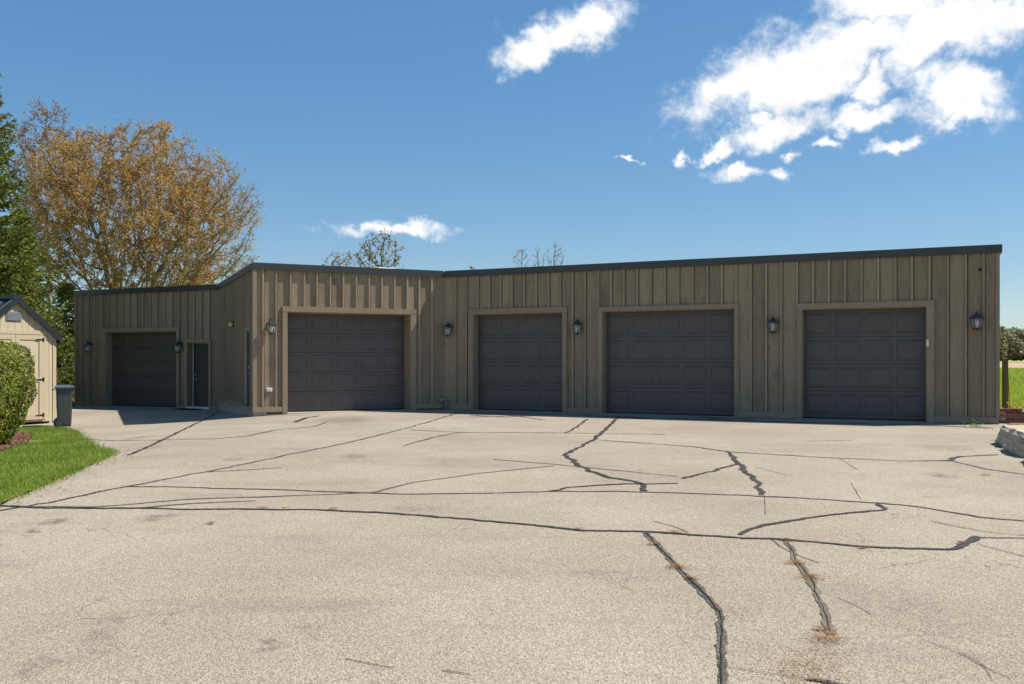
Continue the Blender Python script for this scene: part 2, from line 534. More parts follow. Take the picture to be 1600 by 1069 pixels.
def tar(name, dark, light, wear):
    m, t, b = material(name)
    geo = t.new('ShaderNodeNewGeometry')
    p = geo.outputs['Position']
    n = t.noise(p, 70.0, 5.0, 0.7)
    w = t.noise(p, 2.3, 4.0, 0.6)
    f = t.math('MULTIPLY', t.ramp(n, 0.42, 0.62), t.ramp(w, 0.35, 0.65, wear * 0.4, wear))
    t.l.new(t.mix(f, (*dark, 1), (*light, 1)), b.inputs['Base Color'])
    b.inputs['Roughness'].default_value = 0.75
    bp = t.new('ShaderNodeBump', ins={'Strength': 0.7, 'Distance': 0.01, 'Height': n})
    t.l.new(bp.outputs[0], b.inputs['Normal'])
    # worn through at the ragged edges
    ed = t.new('ShaderNodeAttribute', attribute_name='across').outputs['Fac']
    n3 = t.math('ADD', t.ramp(t.noise(p, 45.0, 5.0, 0.75), 0.3, 0.7, -0.10, 0.55, False), t.ramp(t.noise(p, 13.0, 4.0, 0.65), 0.3, 0.7, -0.05, 0.40, False))
    a_ = t.ramp(t.math('SUBTRACT', t.math('MULTIPLY', ed, 1.45), n3), -0.10, 0.10, 0.0, 1.0)
    a_ = t.math('MULTIPLY', a_, t.ramp(t.noise(p, 6.0, 5.0, 0.7), 0.30, 0.42, 1.0 - wear * 0.75, 1.0))
    t.l.new(a_, b.inputs['Alpha'])
    return m


MAT['tar'] = tar('crack sealer', (0.016, 0.013, 0.011), (0.13, 0.11, 0.085), 0.35)
MAT['tarworn'] = tar('worn crack sealer and shade band', (0.035, 0.03, 0.024), (0.25, 0.21, 0.155), 0.85)  # also colours the dirt and shade band along the wall foot
MAT['tarpale'] = tar('sun bleached crack sealer', (0.09, 0.07, 0.05), (0.27, 0.225, 0.165), 0.9)
MAT['gap'] = plain('open crack', (0.012, 0.010, 0.008), 0.95)
MAT['hair'] = tar('hairline crack', (0.05, 0.042, 0.033), (0.2, 0.17, 0.13), 0.5)
MAT['rustdust'] = None


def ground_mat(name, cols, scale=0.8, rough=0.95, fine=40.0):
    m, t, b = material(name)
    geo = t.new('ShaderNodeNewGeometry')
    p = geo.outputs['Position']
    c = t.mix(t.ramp(t.noise(p, scale, 5.0, 0.6), 0.3, 0.7), (*cols[0], 1), (*cols[1], 1))
    c = t.mix(t.ramp(t.noise(p, scale * 0.23, 4.0, 0.6), 0.52, 0.72), c, (*cols[2], 1))
    k = t.ramp(t.noise(p, fine, 4.0, 0.7), 0.3, 0.7, 0.6, 1.4, False)
    sc = t.new('ShaderNodeVectorMath', operation='SCALE')
    t.l.new(c, sc.inputs[0])
    t.l.new(k, sc.inputs[3])
    t.l.new(sc.outputs[0], b.inputs['Base Color'])
    b.inputs['Roughness'].default_value = rough
    b.inputs['Specular IOR Level'].default_value = 0.15
    return m


MAT['lawn'] = ground_mat('lawn soil and thatch', [(0.08, 0.13, 0.018), (0.12, 0.18, 0.025), (0.28, 0.25, 0.09)], 1.3)
MAT['meadowg'] = ground_mat('meadow ground', [(0.20, 0.30, 0.03), (0.27, 0.37, 0.045), (0.36, 0.36, 0.11)], 0.35, fine=9.0)
MAT['field'] = ground_mat('bare field', [(0.36, 0.26, 0.17), (0.42, 0.31, 0.21), (0.33, 0.27, 0.16)], 0.05, fine=2.0)
MAT['soil'] = ground_mat('soil', [(0.12, 0.085, 0.055), (0.19, 0.15, 0.10), (0.09, 0.07, 0.045)], 3.0)

# brick and limestone
m, t, b = material('red brick')
oi = t.new('ShaderNodeObjectInfo')
geo = t.new('ShaderNodeNewGeometry')
c = t.mix(oi.outputs['Random'], (0.17, 0.055, 0.035, 1), (0.29, 0.11, 0.07, 1))
c = t.mix(t.ramp(t.noise(geo.outputs['Position'], 14.0, 5.0), 0.55, 0.8), c, (0.36, 0.27, 0.22, 1))
t.l.new(c, b.inputs['Base Color'])
b.inputs['Roughness'].default_value = 0.9
MAT['brick'] = m
m, t, b = material('limestone')
geo = t.new('ShaderNodeNewGeometry')
p = geo.outputs['Position']
st = t.noise(t.mapping(p, (0.7, 0.7, 4.0)), 5.0, 6.0, 0.65)
c = t.mix(t.ramp(st, 0.35, 0.65), (0.44, 0.35, 0.245, 1), (0.62, 0.525, 0.39, 1))
c = t.mix(t.math('MULTIPLY', t.ramp(t.noise(p, 2.2, 5.0, 0.7), 0.55, 0.75), 0.6), c, (0.17, 0.15, 0.12, 1))
t.l.new(c, b.inputs['Base Color'])
b.inputs['Roughness'].default_value = 0.92
bp = t.new('ShaderNodeBump', ins={'Strength': 0.8, 'Distance': 0.04, 'Height': t.math('ADD', st, t.noise(p, 22.0, 5.0, 0.7))})
t.l.new(bp.outputs[0], b.inputs['Normal'])
MAT['stone'] = m


# ------------------------------------------------------------------ ground
def gz(x, y):
    k = np.clip((-np.asarray(x, dtype=float) - 5.0) / 5.0, 0, 1)
    return -0.24 * k * k * (3 - 2 * k)


def gpt(px, py):
    """the point of the ground seen at a photo pixel"""
    X, dz = (px - CX) / F, (py - HY) / F
    z = 0.0
    for _ in range(12):
        y = (HC - z) / dz
        x = X * y
        z = float(gz(x, y))
    return x, y, z


def densify(poly, step, closed=True):
    out = []
    n = len(poly)
    for i in range(n if closed else n - 1):
        a, b_ = np.array(poly[i][:2]), np.array(poly[(i + 1) % n][:2])
        k = max(1, int(np.linalg.norm(b_ - a) / step))
        for j in range(k):
            out.append(tuple(a + (b_ - a) * j / k))
    if not closed:
        out.append(tuple(poly[-1][:2]))
    return out


def inside(pts, poly):
    pts = np.asarray(pts)
    x, y = pts[:, 0], pts[:, 1]
    res = np.zeros(len(pts), bool)
    n = len(poly)
    for i in range(n):
        x0, y0 = poly[i]
        x1, y1 = poly[(i + 1) % n]
        if y0 == y1:
            continue
        c = ((y0 > y) != (y1 > y)) & (x < (x1 - x0) * (y - y0) / (y1 - y0) + x0)
        res ^= c
    return res


def sheet(name, poly, off, mat, step=0.6, jitter=0.0, kind='structure', crown=0.0, parent=None):
    """a ground sheet filling a polygon, following the ground at a small offset"""
    b_ = densify(poly, step)
    if jitter:
        b_ = [(x + jitter * mnoise.noise((x * 3.1, y * 3.1, 1.7)), y + jitter * mnoise.noise((x * 3.1, y * 3.1, 9.2))) for x, y in b_]
    P = np.array(b_)
    gx = np.arange(P[:, 0].min(), P[:, 0].max(), step)
    gy = np.arange(P[:, 1].min(), P[:, 1].max(), step)
    G = np.array([(x, y) for x in gx for y in gy]) if len(gx) and len(gy) else np.zeros((0, 2))
    if len(G):
        G = G[inside(G, b_)]
    allp = [Vector(q) for q in b_] + [Vector(q) for q in G]
    edges = [(i, (i + 1) % len(b_)) for i in range(len(b_))]
    vo, _, fo, _, _, _ = delaunay_2d_cdt(allp, edges, [list(range(len(b_)))], 1, 1e-5)
    verts = [(v.x, v.y, float(gz(v.x, v.y)) + off) for v in vo]
    fo = [list(f) if (Vector(vo[f[1]]) - Vector(vo[f[0]])).cross(Vector(vo[f[2]]) - Vector(vo[f[0]])) > 0 else list(reversed(f)) for f in fo]
    o = mesh_obj(name, verts, fo, mat, parent)
    if kind:
        tag(o, kind=kind)
    return o, b_


gxs = [-3000, -600, -120, -40] + list(np.arange(-20, 21, 1.0)) + [40, 120, 600, 3000]
gys = [-300, -60, -12] + list(np.arange(-6, 46, 2.0)) + [60, 120, 300, 900, 4000]
gv = [(x, y, float(gz(x, y)) - 0.05) for y in gys for x in gxs]
nx = len(gxs)
gf = [(j * nx + i, j * nx + i + 1, (j + 1) * nx + i + 1, (j + 1) * nx + i) for j in range(len(gys) - 1) for i in range(nx - 1)]
tag(mesh_obj('ground', gv, gf, MAT['meadowg']), kind='structure')
tag(mesh_obj('field', [(-900, 138, -0.02), (900, 132, -0.02), (1500, 900, -0.02), (-1500, 900, -0.02)], [(0, 1, 2, 3)], MAT['field']), kind='structure')

# ------------------------------------------------------------------ garage building
TH = R(25.0)
D0 = HC * F / 77.0


class Wall:
    """a vertical wall: p = origin at its left end, d = unit direction to the right, n = outward normal"""
    def __init__(s, p, d):
        s.p, s.d = Vector(p), Vector(d).normalized()
        s.n = Vector((s.d.y, -s.d.x))

    def s_of(s, px):
        X = (px - CX) / F
        return (X * s.p.y - s.p.x) / (s.d.x - X * s.d.y)

    def depth(s, px):
        return s.p.y + s.s_of(px) * s.d.y

    def z_of(s, px, py):
        return HC + (HY - py) * s.depth(px) / F

    def pt(s, u, o, z):
        q = s.p + s.d * u + s.n * o
        return (q.x, q.y, z)

    def box(s, name, u0, u1, o0, o1, z0, z1, mat, parent):
        vs_ = [s.pt(u0, o1, z0), s.pt(u1, o1, z0), s.pt(u1, o0, z0), s.pt(u0, o0, z0),
               s.pt(u0, o1, z1), s.pt(u1, o1, z1), s.pt(u1, o0, z1), s.pt(u0, o0, z1)]
        return mesh_obj(name, vs_, CUBE_F, mat, parent)


J = Vector(((694 - CX) / F * D0, D0))
md = Vector((math.cos(TH), -math.sin(TH)))          # main front, left to right
cd = Vector((math.cos(TH), math.sin(TH)))           # turned middle front, left to right
wm = Wall(J, md)
LEN_M = wm.s_of(1561)
tmp = Wall(J, cd)
C = J + cd * tmp.s_of(397.5)
wc = Wall(C, cd)
LEN_C = (J - C).length
bd = Vector((-math.sin(TH), math.cos(TH)))          # side wall runs back to the left
tmp = Wall(C, -bd)
Q = C - (-bd) * 0
# where the side wall meets the left wing
X = (342.5 - CX) / F
u = (X * C.y - C.x) / (bd.x - X * bd.y)
Q = C + bd * min(max(u, 4.0), 7.5)
ws = Wall(Q, -bd)
LEN_S = (C - Q).length
tmp = Wall(Q, md)
L = Q + md * tmp.s_of(118.5)
wl = Wall(L, md)
LEN_L = (Q - L).length
Rr = J + md * LEN_M
ROOF = 3.93

bld = thing('garage_building', (J.x, J.y, 0), 'long low taupe board and batten garage with five dark roll up doors', 'garage')
BO, BT = 0.0, 0.040                               # board face, batten face
FAS = 0.17


def wall_build(w, length, battens_px, openings, base, top, cut_left=0, cut_right=0):
    """boards between battens, battens over the joints; openings: (u0, u1, z0, z1) of the trim's outside"""
    us = sorted(w.s_of(p) for p in battens_px)
    us = [q for q in us if 0.12 < q < length - 0.12]
    edges = [0.0] + us + [length]
    rnd = random.Random(int(length * 1000))

    def spans(u0, u1, pad=0.0):
        cuts = [(o[2], o[3]) for o in openings if u0 < o[1] - pad and u1 > o[0] + pad]
        z = base
        res = []
        for a, b_ in sorted(cuts):
            if a - z > 0.05:
                res.append((z, a))
            z = max(z, b_)
        res.append((z, top))
        return res

    for a, b_ in zip(edges, edges[1:]):
        # split boards at opening sides
        cuts = sorted({q for o in openings for q in (o[0] + 0.04, o[1] - 0.04) if a + 0.02 < q < b_ - 0.02})
        pts = [a] + cuts + [b_]
        for c0, c1 in zip(pts, pts[1:]):
            for z0, z1 in spans(c0, c1, 0.05):
                j = rnd.uniform(-0.004, 0.003)
                w.box('board', c0 + (0.043 if c0 == a and a > 0 else 0.003), c1 - 0.003, -0.03, BO + j, z0 + rnd.uniform(0.0, 0.006), z1, MAT['board'], bld)
    for q in us:
        h = 0.024 + rnd.uniform(-0.002, 0.004)
        for z0, z1 in spans(q - h, q + h):
            tw = rnd.uniform(-0.004, 0.004)
            w.box('batten', q - h + tw, q + h + tw, -0.02, BT + rnd.uniform(-0.004, 0.003), z0 + 0.002, z1 - 0.002, MAT['batten'], bld)


def raised_panel(w, u0, u1, z0, z1, face, parent):
    """an embossed door panel: raised bead round a slightly proud field"""
    rings = [(0.0, 0.0), (0.012, 0.009), (0.028, 0.009), (0.042, 0.001), (0.08, 0.005)]
    vs_ = []
    for ins_, h in rings:
        vs_ += [w.pt(u0 + ins_, face + h, z0 + ins_), w.pt(u1 - ins_, face + h, z0 + ins_), w.pt(u1 - ins_, face + h, z1 - ins_), w.pt(u0 + ins_, face + h, z1 - ins_)]
    fs = []
    for k in range(len(rings) - 1):
        for i in range(4):
            a, b_ = 4 * k + i, 4 * k + (i + 1) % 4
            fs.append((a, b_, b_ + 4, a + 4))
    e = 4 * (len(rings) - 1)
    fs.append((e, e + 1, e + 2, e + 3))
    return mesh_obj('panel', vs_, fs, MAT['door'], parent)


def garage_door(w, pl, pr, ptop_l, ptop_r, pol, por, rows, cols, z0, recess=0.24, label=None):
    """pl/pr: door opening (inside of trim), pol/por: outside of trim, in photo pixels"""
    u0, u1 = w.s_of(pl), w.s_of(pr)
    t0, t1 = w.s_of(pol), w.s_of(por)
    zt = 0.5 * (w.z_of(pl, ptop_l) + w.z_of(pr, ptop_r))
    tw = 0.5 * ((u0 - t0) + (t1 - u1))
    zt2 = zt + tw
    # casing: two legs, a head, proud of battens
    w.box('trim_board', t0, u0, -0.02, 0.058, z0, zt, MAT['trim'], bld)
    w.box('trim_board', u1, t1, -0.02, 0.058, z0, zt, MAT['trim'], bld)
    w.box('trim_board', t0 - 0.003, t1 + 0.003, -0.02, 0.062, zt, zt2, MAT['trim'], bld)
    # jambs
    w.box('jamb', u0 - 0.05, u0 + 0.018, -recess - 0.02, -0.022, z0, zt, MAT['trim'], bld)
    w.box('jamb', u1 - 0.018, u1 + 0.05, -recess - 0.02, -0.022, z0, zt, MAT['trim'], bld)
    w.box('jamb', u0 + 0.018, u1 - 0.018, -recess - 0.02, -0.022, zt - 0.02, zt + 0.05, MAT['trim'], bld)
    d = w.box('garage_door', u0 - 0.03, u1 + 0.03, -recess - 0.09, -recess - 0.05, z0 + 0.01, zt + 0.06, MAT['door'], bld)
    if label:
        d['label'] = label
    hh = (zt - 0.02 - z0 - 0.035) / rows
    a0, a1 = u0 + 0.02, u1 - 0.02
    cw = (a1 - a0) / cols
    for r in range(rows):
        zz = z0 + 0.035 + r * hh
        w.box('section', a0, a1, -recess - 0.05, -recess, zz + 0.006, zz + hh - 0.006, MAT['door'], d)
        for c in range(cols):
            raised_panel(w, a0 + c * cw + 0.05, a0 + (c + 1) * cw - 0.05, zz + 0.075, zz + hh - 0.075, -recess + 0.0005, d)
    w.box('weather_strip', a0, a1, -recess - 0.05, -recess - 0.004, z0 - 0.01, z0 + 0.035, MAT['rubber'], d)
    w.box('threshold', u0, u1, -recess - 0.06, -0.03, z0 - 0.08, z0 + 0.006, MAT['concrete'], bld)
    return (t0, t1, z0 - 1, zt2)


BASE_M = 0.0
mo = [garage_door(wm, 740.5, 879.5, 491, 488.5, 733, 886.5, 4, 4, BASE_M, label='narrow garage door beside the inner corner'),
      garage_door(wm, 942, 1147.6, 487, 482, 935.3, 1155, 4, 5, BASE_M, label='widest garage door of the shaded long wall'),
      garage_door(wm, 1253.3, 1447.8, 483, 479.5, 1245.6, 1459.5, 4, 4, BASE_M, label='garage door nearest the right end')]
BM = [712.8, 729.7, 747.7, 765, 782.7, 800.7, 819.4, 838.3, 857.7, 876.2, 895.3, 915, 935.7, 955.2, 975.5, 996.4, 1017.9, 1039.4, 1060.6,
      1082.6, 1105.7, 1128, 1150.7, 1173.3, 1197.4, 1221, 1246, 1270.4, 1295.3, 1320.5, 1346.1, 1372.4, 1399.1, 1425, 1452.4, 1480.9, 1509.3, 1536.7]
# openings reach below the base so nothing is built in the doorway
wall_build(wm, LEN_M, BM, mo, 0.03, ROOF - 0.02)
co = [garage_door(wc, 448.7, 640.6, 488.4, 490.4, 441, 649.4, 5, 5, 0.0, 0.46, label='sunlit framed garage door of the turned middle front')]
BC = [410.8, 431.5, 453.7, 475.2, 495.4, 516.1, 536.3, 556.5, 577, 596.4, 616.1, 636, 655, 674.2]
wall_build(wc, LEN_C, BC, co, 0.06, ROOF - 0.02)
BASE_L = -0.235
lo = [garage_door(wl, 166, 277.3, 519.6, 517.3, 160.8, 281.4, 5, 4, BASE_L, label='shaded garage door of the left wing')]


def entry_door(w, u0, u1, t0, t1, z0, zt, zt2, recess, hinge_left, parent, label, proud=0.05):
    w.box('trim_board', t0, u0, -0.02, proud, z0, zt, MAT['trim'], parent)
    w.box('trim_board', u1, t1, -0.02, proud, z0, zt, MAT['trim'], parent)
    w.box('trim_board', t0 - 0.003, t1 + 0.003, -0.02, proud + 0.004, zt, zt2, MAT['trim'], parent)
    w.box('jamb', u0 - 0.04, u0 + 0.015, -recess - 0.05, -0.022, z0, zt, MAT['trim'], parent)
    w.box('jamb', u1 - 0.015, u1 + 0.04, -recess - 0.05, -0.022, z0, zt, MAT['trim'], parent)
    w.box('jamb', u0 + 0.015, u1 - 0.015, -recess - 0.05, -0.022, zt - 0.015, zt + 0.05, MAT['trim'], parent)
    d = w.box('entry_door', u0 + 0.045, u1 - 0.045, -recess - 0.05, -recess, z0 + 0.05, zt - 0.045, MAT['mandoor'], parent)
    d['label'] = label
    w.box('door_frame', u0 + 0.015, u0 + 0.042, -recess - 0.05, -recess + 0.012, z0 + 0.05, zt - 0.02, MAT['white'], d)
    w.box('door_frame', u1 - 0.042, u1 - 0.015, -recess - 0.05, -recess + 0.008, z0 + 0.05, zt - 0.02, MAT['mandoor'], d)
    w.box('door_frame', u0 + 0.042, u1 - 0.042, -recess - 0.05, -recess + 0.010, zt - 0.042, zt - 0.02, MAT['vent'], d)
    w.box('sill', u0 - 0.03, u1 + 0.03, -recess - 0.05, 0.07, z0 - 0.04, z0 + 0.045, MAT['white' if proud > 0.02 else 'concrete'], d)
    uu = u0 + 0.13 if not hinge_left else u1 - 0.13
    root = w.pt(uu, -recess, z0 + 0.95)
    ax = Vector((w.n.x, w.n.y, 0))
    for dz_, nm, r0 in ((0.0, 'handle', 0.030), (0.17, 'deadbolt', 0.032)):
        bm = bmesh.new()
        c = Vector(root) + Vector((0, 0, dz_)) - Vector(wpos(d))
        add_tube(bm, [c - ax * 0.0, c + ax * 0.012], r0 * 1.25, 14)
        add_tube(bm, [c + ax * 0.012, c + ax * 0.055], r0 * 0.45, 10)
        if nm == 'handle':
            e = Vector((w.d.x, w.d.y, 0))
            add_tube(bm, [c + ax * 0.055, c + ax * 0.06 + e * 0.12], [0.014, 0.010], 8)
        else:
            add_tube(bm, [c + ax * 0.012, c + ax * 0.035], r0 * 0.9, 12)
        bm_obj(nm, bm, MAT['steel'], d, True)
    return (t0, t1, z0 - 1, zt2)


u0, u1, t0, t1 = wl.s_of(293.5), wl.s_of(327.3), wl.s_of(289.5), wl.s_of(330.8)
lo.append(entry_door(wl, u0, u1, t0, t1, BASE_L + 0.02, wl.z_of(310, 535.5), wl.z_of(310, 529.3), 0.22, False, bld, 'grey entry door with a pale left edge, in the left wing'))
BL = [128.8, 138.7, 148.8, 159.6, 170.9, 181.5, 192.3, 203, 213.6, 224.4, 235.7, 246.7, 258.2, 269.4, 281, 292.8, 304.3, 316, 328]
wall_build(wl, LEN_L, BL, lo, BASE_L + 0.01, ROOF - 0.02)
# side wall of the middle block, with its narrow dark door near the corner
su = [i * 0.36 + 0.25 for i in range(40) if i * 0.36 + 0.25 < LEN_S]
d0_, d1_ = LEN_S - 1.62, LEN_S - 0.70
so = [entry_door(ws, d0_, d1_, d0_ - 0.09, d1_ + 0.09, 0.10, 2.20, 2.30, 0.03, True, bld, 'dark entry door set in the side of the middle block', 0.012)]


def spx(u):
    q = ws.p + ws.d * u
    return CX + F * q.x / q.y


wall_build(ws, LEN_S, [spx(q) for q in su], so, 0.14, ROOF - 0.02)

# base boards, corner boards, fascia, foundation, sheathing
def baseboards(w, length, ops, z0, z1, out=0.05, end0=0.0, end1=0.0):
    x = -end0
    for o in sorted(ops):
        w.box('base_board', x, o[0] - 0.004, -0.02, out, z0, z1, MAT['trim'], bld)
        x = o[1] + 0.004
    w.box('base_board', x, length + end1, -0.02, out, z0, z1, MAT['trim'], bld)


baseboards(wm, LEN_M, mo, 0.01, 0.145, 0.052, -0.03)
baseboards(wc, LEN_C, co, 0.05, 0.185, 0.052, 0.048, -0.04)
baseboards(wl, LEN_L, lo, BASE_L - 0.01, BASE_L + 0.10, 0.048, 0, -0.02)
baseboards(ws, LEN_S, so, 0.09, 0.205, 0.048, -0.04, 0.0)
wc.box('corner_board', -0.046, 0.055, -0.02, 0.047, 0.186, ROOF - 0.03, MAT['trim'], bld)
ws.box('corner_board', LEN_S - 0.10, LEN_S - 0.021, -0.02, 0.046, 0.206, ROOF - 0.03, MAT['trim'], bld)
wm.box('corner_board', LEN_M - 0.06, LEN_M + 0.012, -0.02, 0.046, 0.146, ROOF - 0.03, MAT['trim'], bld)
wl.box('corner_board', -0.02, 0.06, -0.02, 0.044, BASE_L + 0.102, ROOF - 0.03, MAT['trim'], bld)
for w, ln, e0, e1, zo in ((wm, LEN_M, -0.035, 0.05, 0.0), (wc, LEN_C, 0.054, -0.035, 0.004), (ws, LEN_S, -0.06, -0.01, 0.002), (wl, LEN_L, 0.04, -0.06, 0.0)):
    # metal fascia in lengths, joints a few millimetres open, and a thin drip lip below
    a = -e0
    n = max(1, round(ln / 3.05))
    for i in range(n):
        b_ = -e0 + (ln + e0 + e1) * (i + 1) / n
        w.box('fascia', a, b_ - 0.004, -0.02, 0.054, ROOF - FAS + zo, ROOF + zo, MAT['fascia'], bld)
        a = b_
    w.box('drip_edge', -e0 + 0.004, ln + e1 - 0.004, 0.02, 0.060, ROOF - FAS - 0.012 + zo, ROOF - FAS + 0.012 + zo, MAT['fascia'], bld)
ws.box('foundation', 0.02, LEN_S + 0.02, -0.3, 0.022, -0.6, 0.088, MAT['concrete'], bld)
wc.box('foundation', 0.005, LEN_C - 0.3, -0.6, 0.02, -0.6, -0.012, MAT['concrete'], bld)
wm.box('foundation', 0.02, LEN_M, -0.4, 0.012, -0.6, -0.012, MAT['concrete'], bld)
wl.box('foundation', 0.0, LEN_L - 0.02, -0.35, 0.012, -0.9, BASE_L - 0.012, MAT['concrete'], bld)


def sheathing(w, length, ops, base):
    """the wall behind the boards, with its openings left open"""
    x = 0.0
    vs_, fs = [], []

    def q(u0, u1, z0, z1):
        k = len(vs_)
        for o in (-0.034, -0.10):
            vs_.extend([w.pt(u0, o, z0), w.pt(u1, o, z0), w.pt(u1, o, z1), w.pt(u0, o, z1)])
        fs.extend([(k, k + 1, k + 2, k + 3), (k + 7, k + 6, k + 5, k + 4)])

    for o in sorted(ops):
        q(x, o[0] + 0.03, base, ROOF - 0.03)
        q(o[0] + 0.03, o[1] - 0.03, o[3] - 0.06, ROOF - 0.03)
        x = o[1] - 0.03
    q(x, length, base, ROOF - 0.03)
    mesh_obj('wall', vs_, fs, MAT['board'], bld)


sheathing(wm, LEN_M, mo, -0.1)
sheathing(wc, LEN_C, co, -0.1)
sheathing(wl, LEN_L, lo, -0.5)
sheathing(ws, LEN_S, so, -0.1)
nin = -wm.n
poly = [L, Q, C, J, Rr, Rr + nin * 9.0, L + nin * 7.0]
poly = [p + Vector((0, 0)) for p in poly]
k = len(poly)
rv = [(p.x, p.y, ROOF - 0.05) for p in poly] + [(p.x, p.y, ROOF - 0.02) for p in poly]
from mathutils.geometry import tessellate_polygon
tri = tessellate_polygon([[Vector((p.x, p.y, 0)) for p in poly]])
rf = [tuple(t_) for t_ in tri] + [tuple(i + k for i in t_) for t_ in tri] + [(i, (i + 1) % k, k + (i + 1) % k, k + i) for i in range(k)]
mesh_obj('roof', rv, rf, MAT['roof'], bld)
for a, b_ in ((Rr, Rr + nin * 9.0), (Rr + nin * 9.0, L + nin * 7.0), (L + nin * 7.0, L)):
    d_ = (b_ - a).normalized()
    w = Wall(a, d_)
    ln = (b_ - a).length
    w.box('end_wall', 0.0, ln, -0.15, -0.005, -0.6, ROOF - 0.06, MAT['board'], bld)
    w.box('fascia', -0.05, ln + 0.05, -0.02, 0.06, ROOF - FAS, ROOF - 0.003, MAT['fascia'], bld)
# battens on the visible right end
we = Wall(Rr, nin)
for i in range(24):
    we.box('batten', 0.3 + i * 0.36, 0.345 + i * 0.36, -0.01, 0.03, 0.1, ROOF - FAS - 0.01, MAT['batten'], bld)
# shallow white skylight just behind the middle front
sk = C + cd * 4.05 - wc.n * 1.9
bm = bmesh.new()
rotm = Matrix.Rotation(TH, 4, 'Z')
prof = [(1.0, 0.0), (1.0, 0.10), (0.72, 0.19), (0.35, 0.23)]
rings = []
for s_, h in prof:
    rings.append([bm.verts.new(rotm @ Vector((s_ * sx * 0.48, s_ * sy * 0.48, h)) + Vector((sk.x, sk.y, ROOF - 0.02)) - Vector(bld.location)) for sx, sy in ((-1, -1), (1, -1), (1, 1), (-1, 1))])
for r0, r1 in zip(rings, rings[1:]):
    for i in range(4):
        bm.faces.new([r0[i], r0[(i + 1) % 4], r1[(i + 1) % 4], r1[i]])
bm.faces.new(rings[-1])
bm_obj('skylight', bm, MAT['white'], bld)

# ------------------------------------------------------------------ things on the walls
def make_lantern(label):
    """local frame: wall plane is y = 0, the lantern hangs towards -y, origin at wall plate centre"""
    o = thing('wall_lantern', (0, 0, 0), label, 'wall lantern', 'carriage lanterns along the garage walls')
    bm = bmesh.new()
    add_lathe(bm, [(0.062, 0.0), (0.062, -0.012), (0.045, -0.022), (0.02, -0.03)], 12, (0, 0, 0), 'Y')
    bm_obj('back_plate', bm, MAT['lantern'], o, False)
    bm = bmesh.new()
    pts = [(0, -0.02, -0.02), (0, -0.06, 0.04), (0, -0.10, 0.10), (0, -0.14, 0.115), (0, -0.165, 0.09), (0, -0.165, 0.06)]
    add_tube(bm, pts, [0.012] * 4 + [0.010, 0.010], 8)
    bm_obj('arm', bm, MAT['lantern'], o, True)
    cy = -0.165
    bm = bmesh.new()
    add_lathe(bm, [(0.03, 0.075), (0.038, 0.06), (0.05, 0.045), (0.095, 0.012), (0.142, -0.025), (0.146, -0.045), (0.13, -0.05)], 6, (0, cy, 0))
    bm_obj('cap', bm, MAT['lantern'], o)
    bm = bmesh.new()
    add_lathe(bm, [(0.012, 0.075), (0.02, 0.085), (0.012, 0.10), (0.018, 0.112), (0.004, 0.14)], 8, (0, cy, 0))
    bm_obj('finial', bm, MAT['lantern'], o, True)
    top, bot = -0.05, -0.262
    rt, rb = 0.122, 0.078
    glass = bmesh.new()
    add_lathe(glass, [(rb - 0.004, bot + 0.008), (rt - 0.004, top - 0.002)], 6, (0, cy, 0))
    bm_obj('glass', glass, MAT['glass'], o)
    bm = bmesh.new()
    for k in range(6):
        t_ = 2 * math.pi * k / 6
        c_, s_ = math.cos(t_), math.sin(t_)
        add_tube(bm, [(rt * c_, cy + rt * s_, top), (rb * c_, cy + rb * s_, bot)], 0.0075, 5)
    add_lathe(bm, [(rb + 0.012, bot + 0.012), (rb + 0.014, bot - 0.004), (rb - 0.01, bot - 0.02), (0.02, bot - 0.028), (0.014, bot - 0.045)], 6, (0, cy, 0))
    bm_obj('frame', bm, MAT['lantern'], o)
    bm = bmesh.new()
    add_lathe(bm, [(0.03, -0.235), (0.034, -0.17), (0.045, -0.13), (0.04, -0.09), (0.02, -0.07)], 10, (0, cy, 0))
    bm_obj('bulb', bm, MAT['white'], o, True)
    return o


LANT = [(wl, 143.0, 538.0, 'small black lantern on the shaded left wing nearest the shed'),
        (wl, 283.6, 538.0, 'small black lantern between the left wing garage door and the entry door'),
        (wc, 422.0, 505.5, 'sunlit lantern shining silver beside the middle garage door'),
        (wm, 704.0, 510.0, 'black lantern just right of the inner corner, above the bent pipe'),
        (wm, 905.0, 505.8, 'black lantern between the narrow garage door and the widest one'),
        (wm, 1209.5, 502.0, 'black lantern between the widest garage door and the rightmost one'),
        (wm, 1526.0, 495.5, 'black lantern near the right end of the garage')]
proto = None
for w, px, py, lab in LANT:
    u = w.s_of(px)
    loc = w.pt(u, 0.003, w.z_of(px, py))
    rz = math.atan2(w.d.y, w.d.x)
    if proto is None:
        proto = make_lantern(lab)
        proto.location, proto.rotation_euler = loc, (0, 0, rz)
    else:
        copy_thing(proto, loc, rz, lab)

# flood bulb on the side wall
u = ws.s_of(366.5)
c0 = Vector(ws.pt(u, 0.0, ws.z_of(366.5, 506.5)))
fl = thing('floodlight', c0, 'amber bulb in a round black holder high on the shaded side wall', 'floodlight')
nv = Vector((ws.n.x, ws.n.y, 0))
bm = bmesh.new()
add_tube(bm, [nv * 0.0, nv * 0.05], [0.11, 0.10], 16)
bm_obj('holder', bm, MAT['black'], fl)
aim = (nv * 0.35 + Vector((0.30, -0.85, -0.12))).normalized()
bm = bmesh.new()
add_tube(bm, [nv * 0.05, nv * 0.06 + aim * 0.05, nv * 0.06 + aim * 0.10, nv * 0.06 + aim * 0.16], [0.04, 0.05, 0.06, 0.088], 14)
bm_obj('socket', bm, MAT['black'], fl)
bm = bmesh.new()
add_tube(bm, [nv * 0.06 + aim * 0.158, nv * 0.06 + aim * 0.18, nv * 0.06 + aim * 0.20], [0.074, 0.068, 0.035], 14)
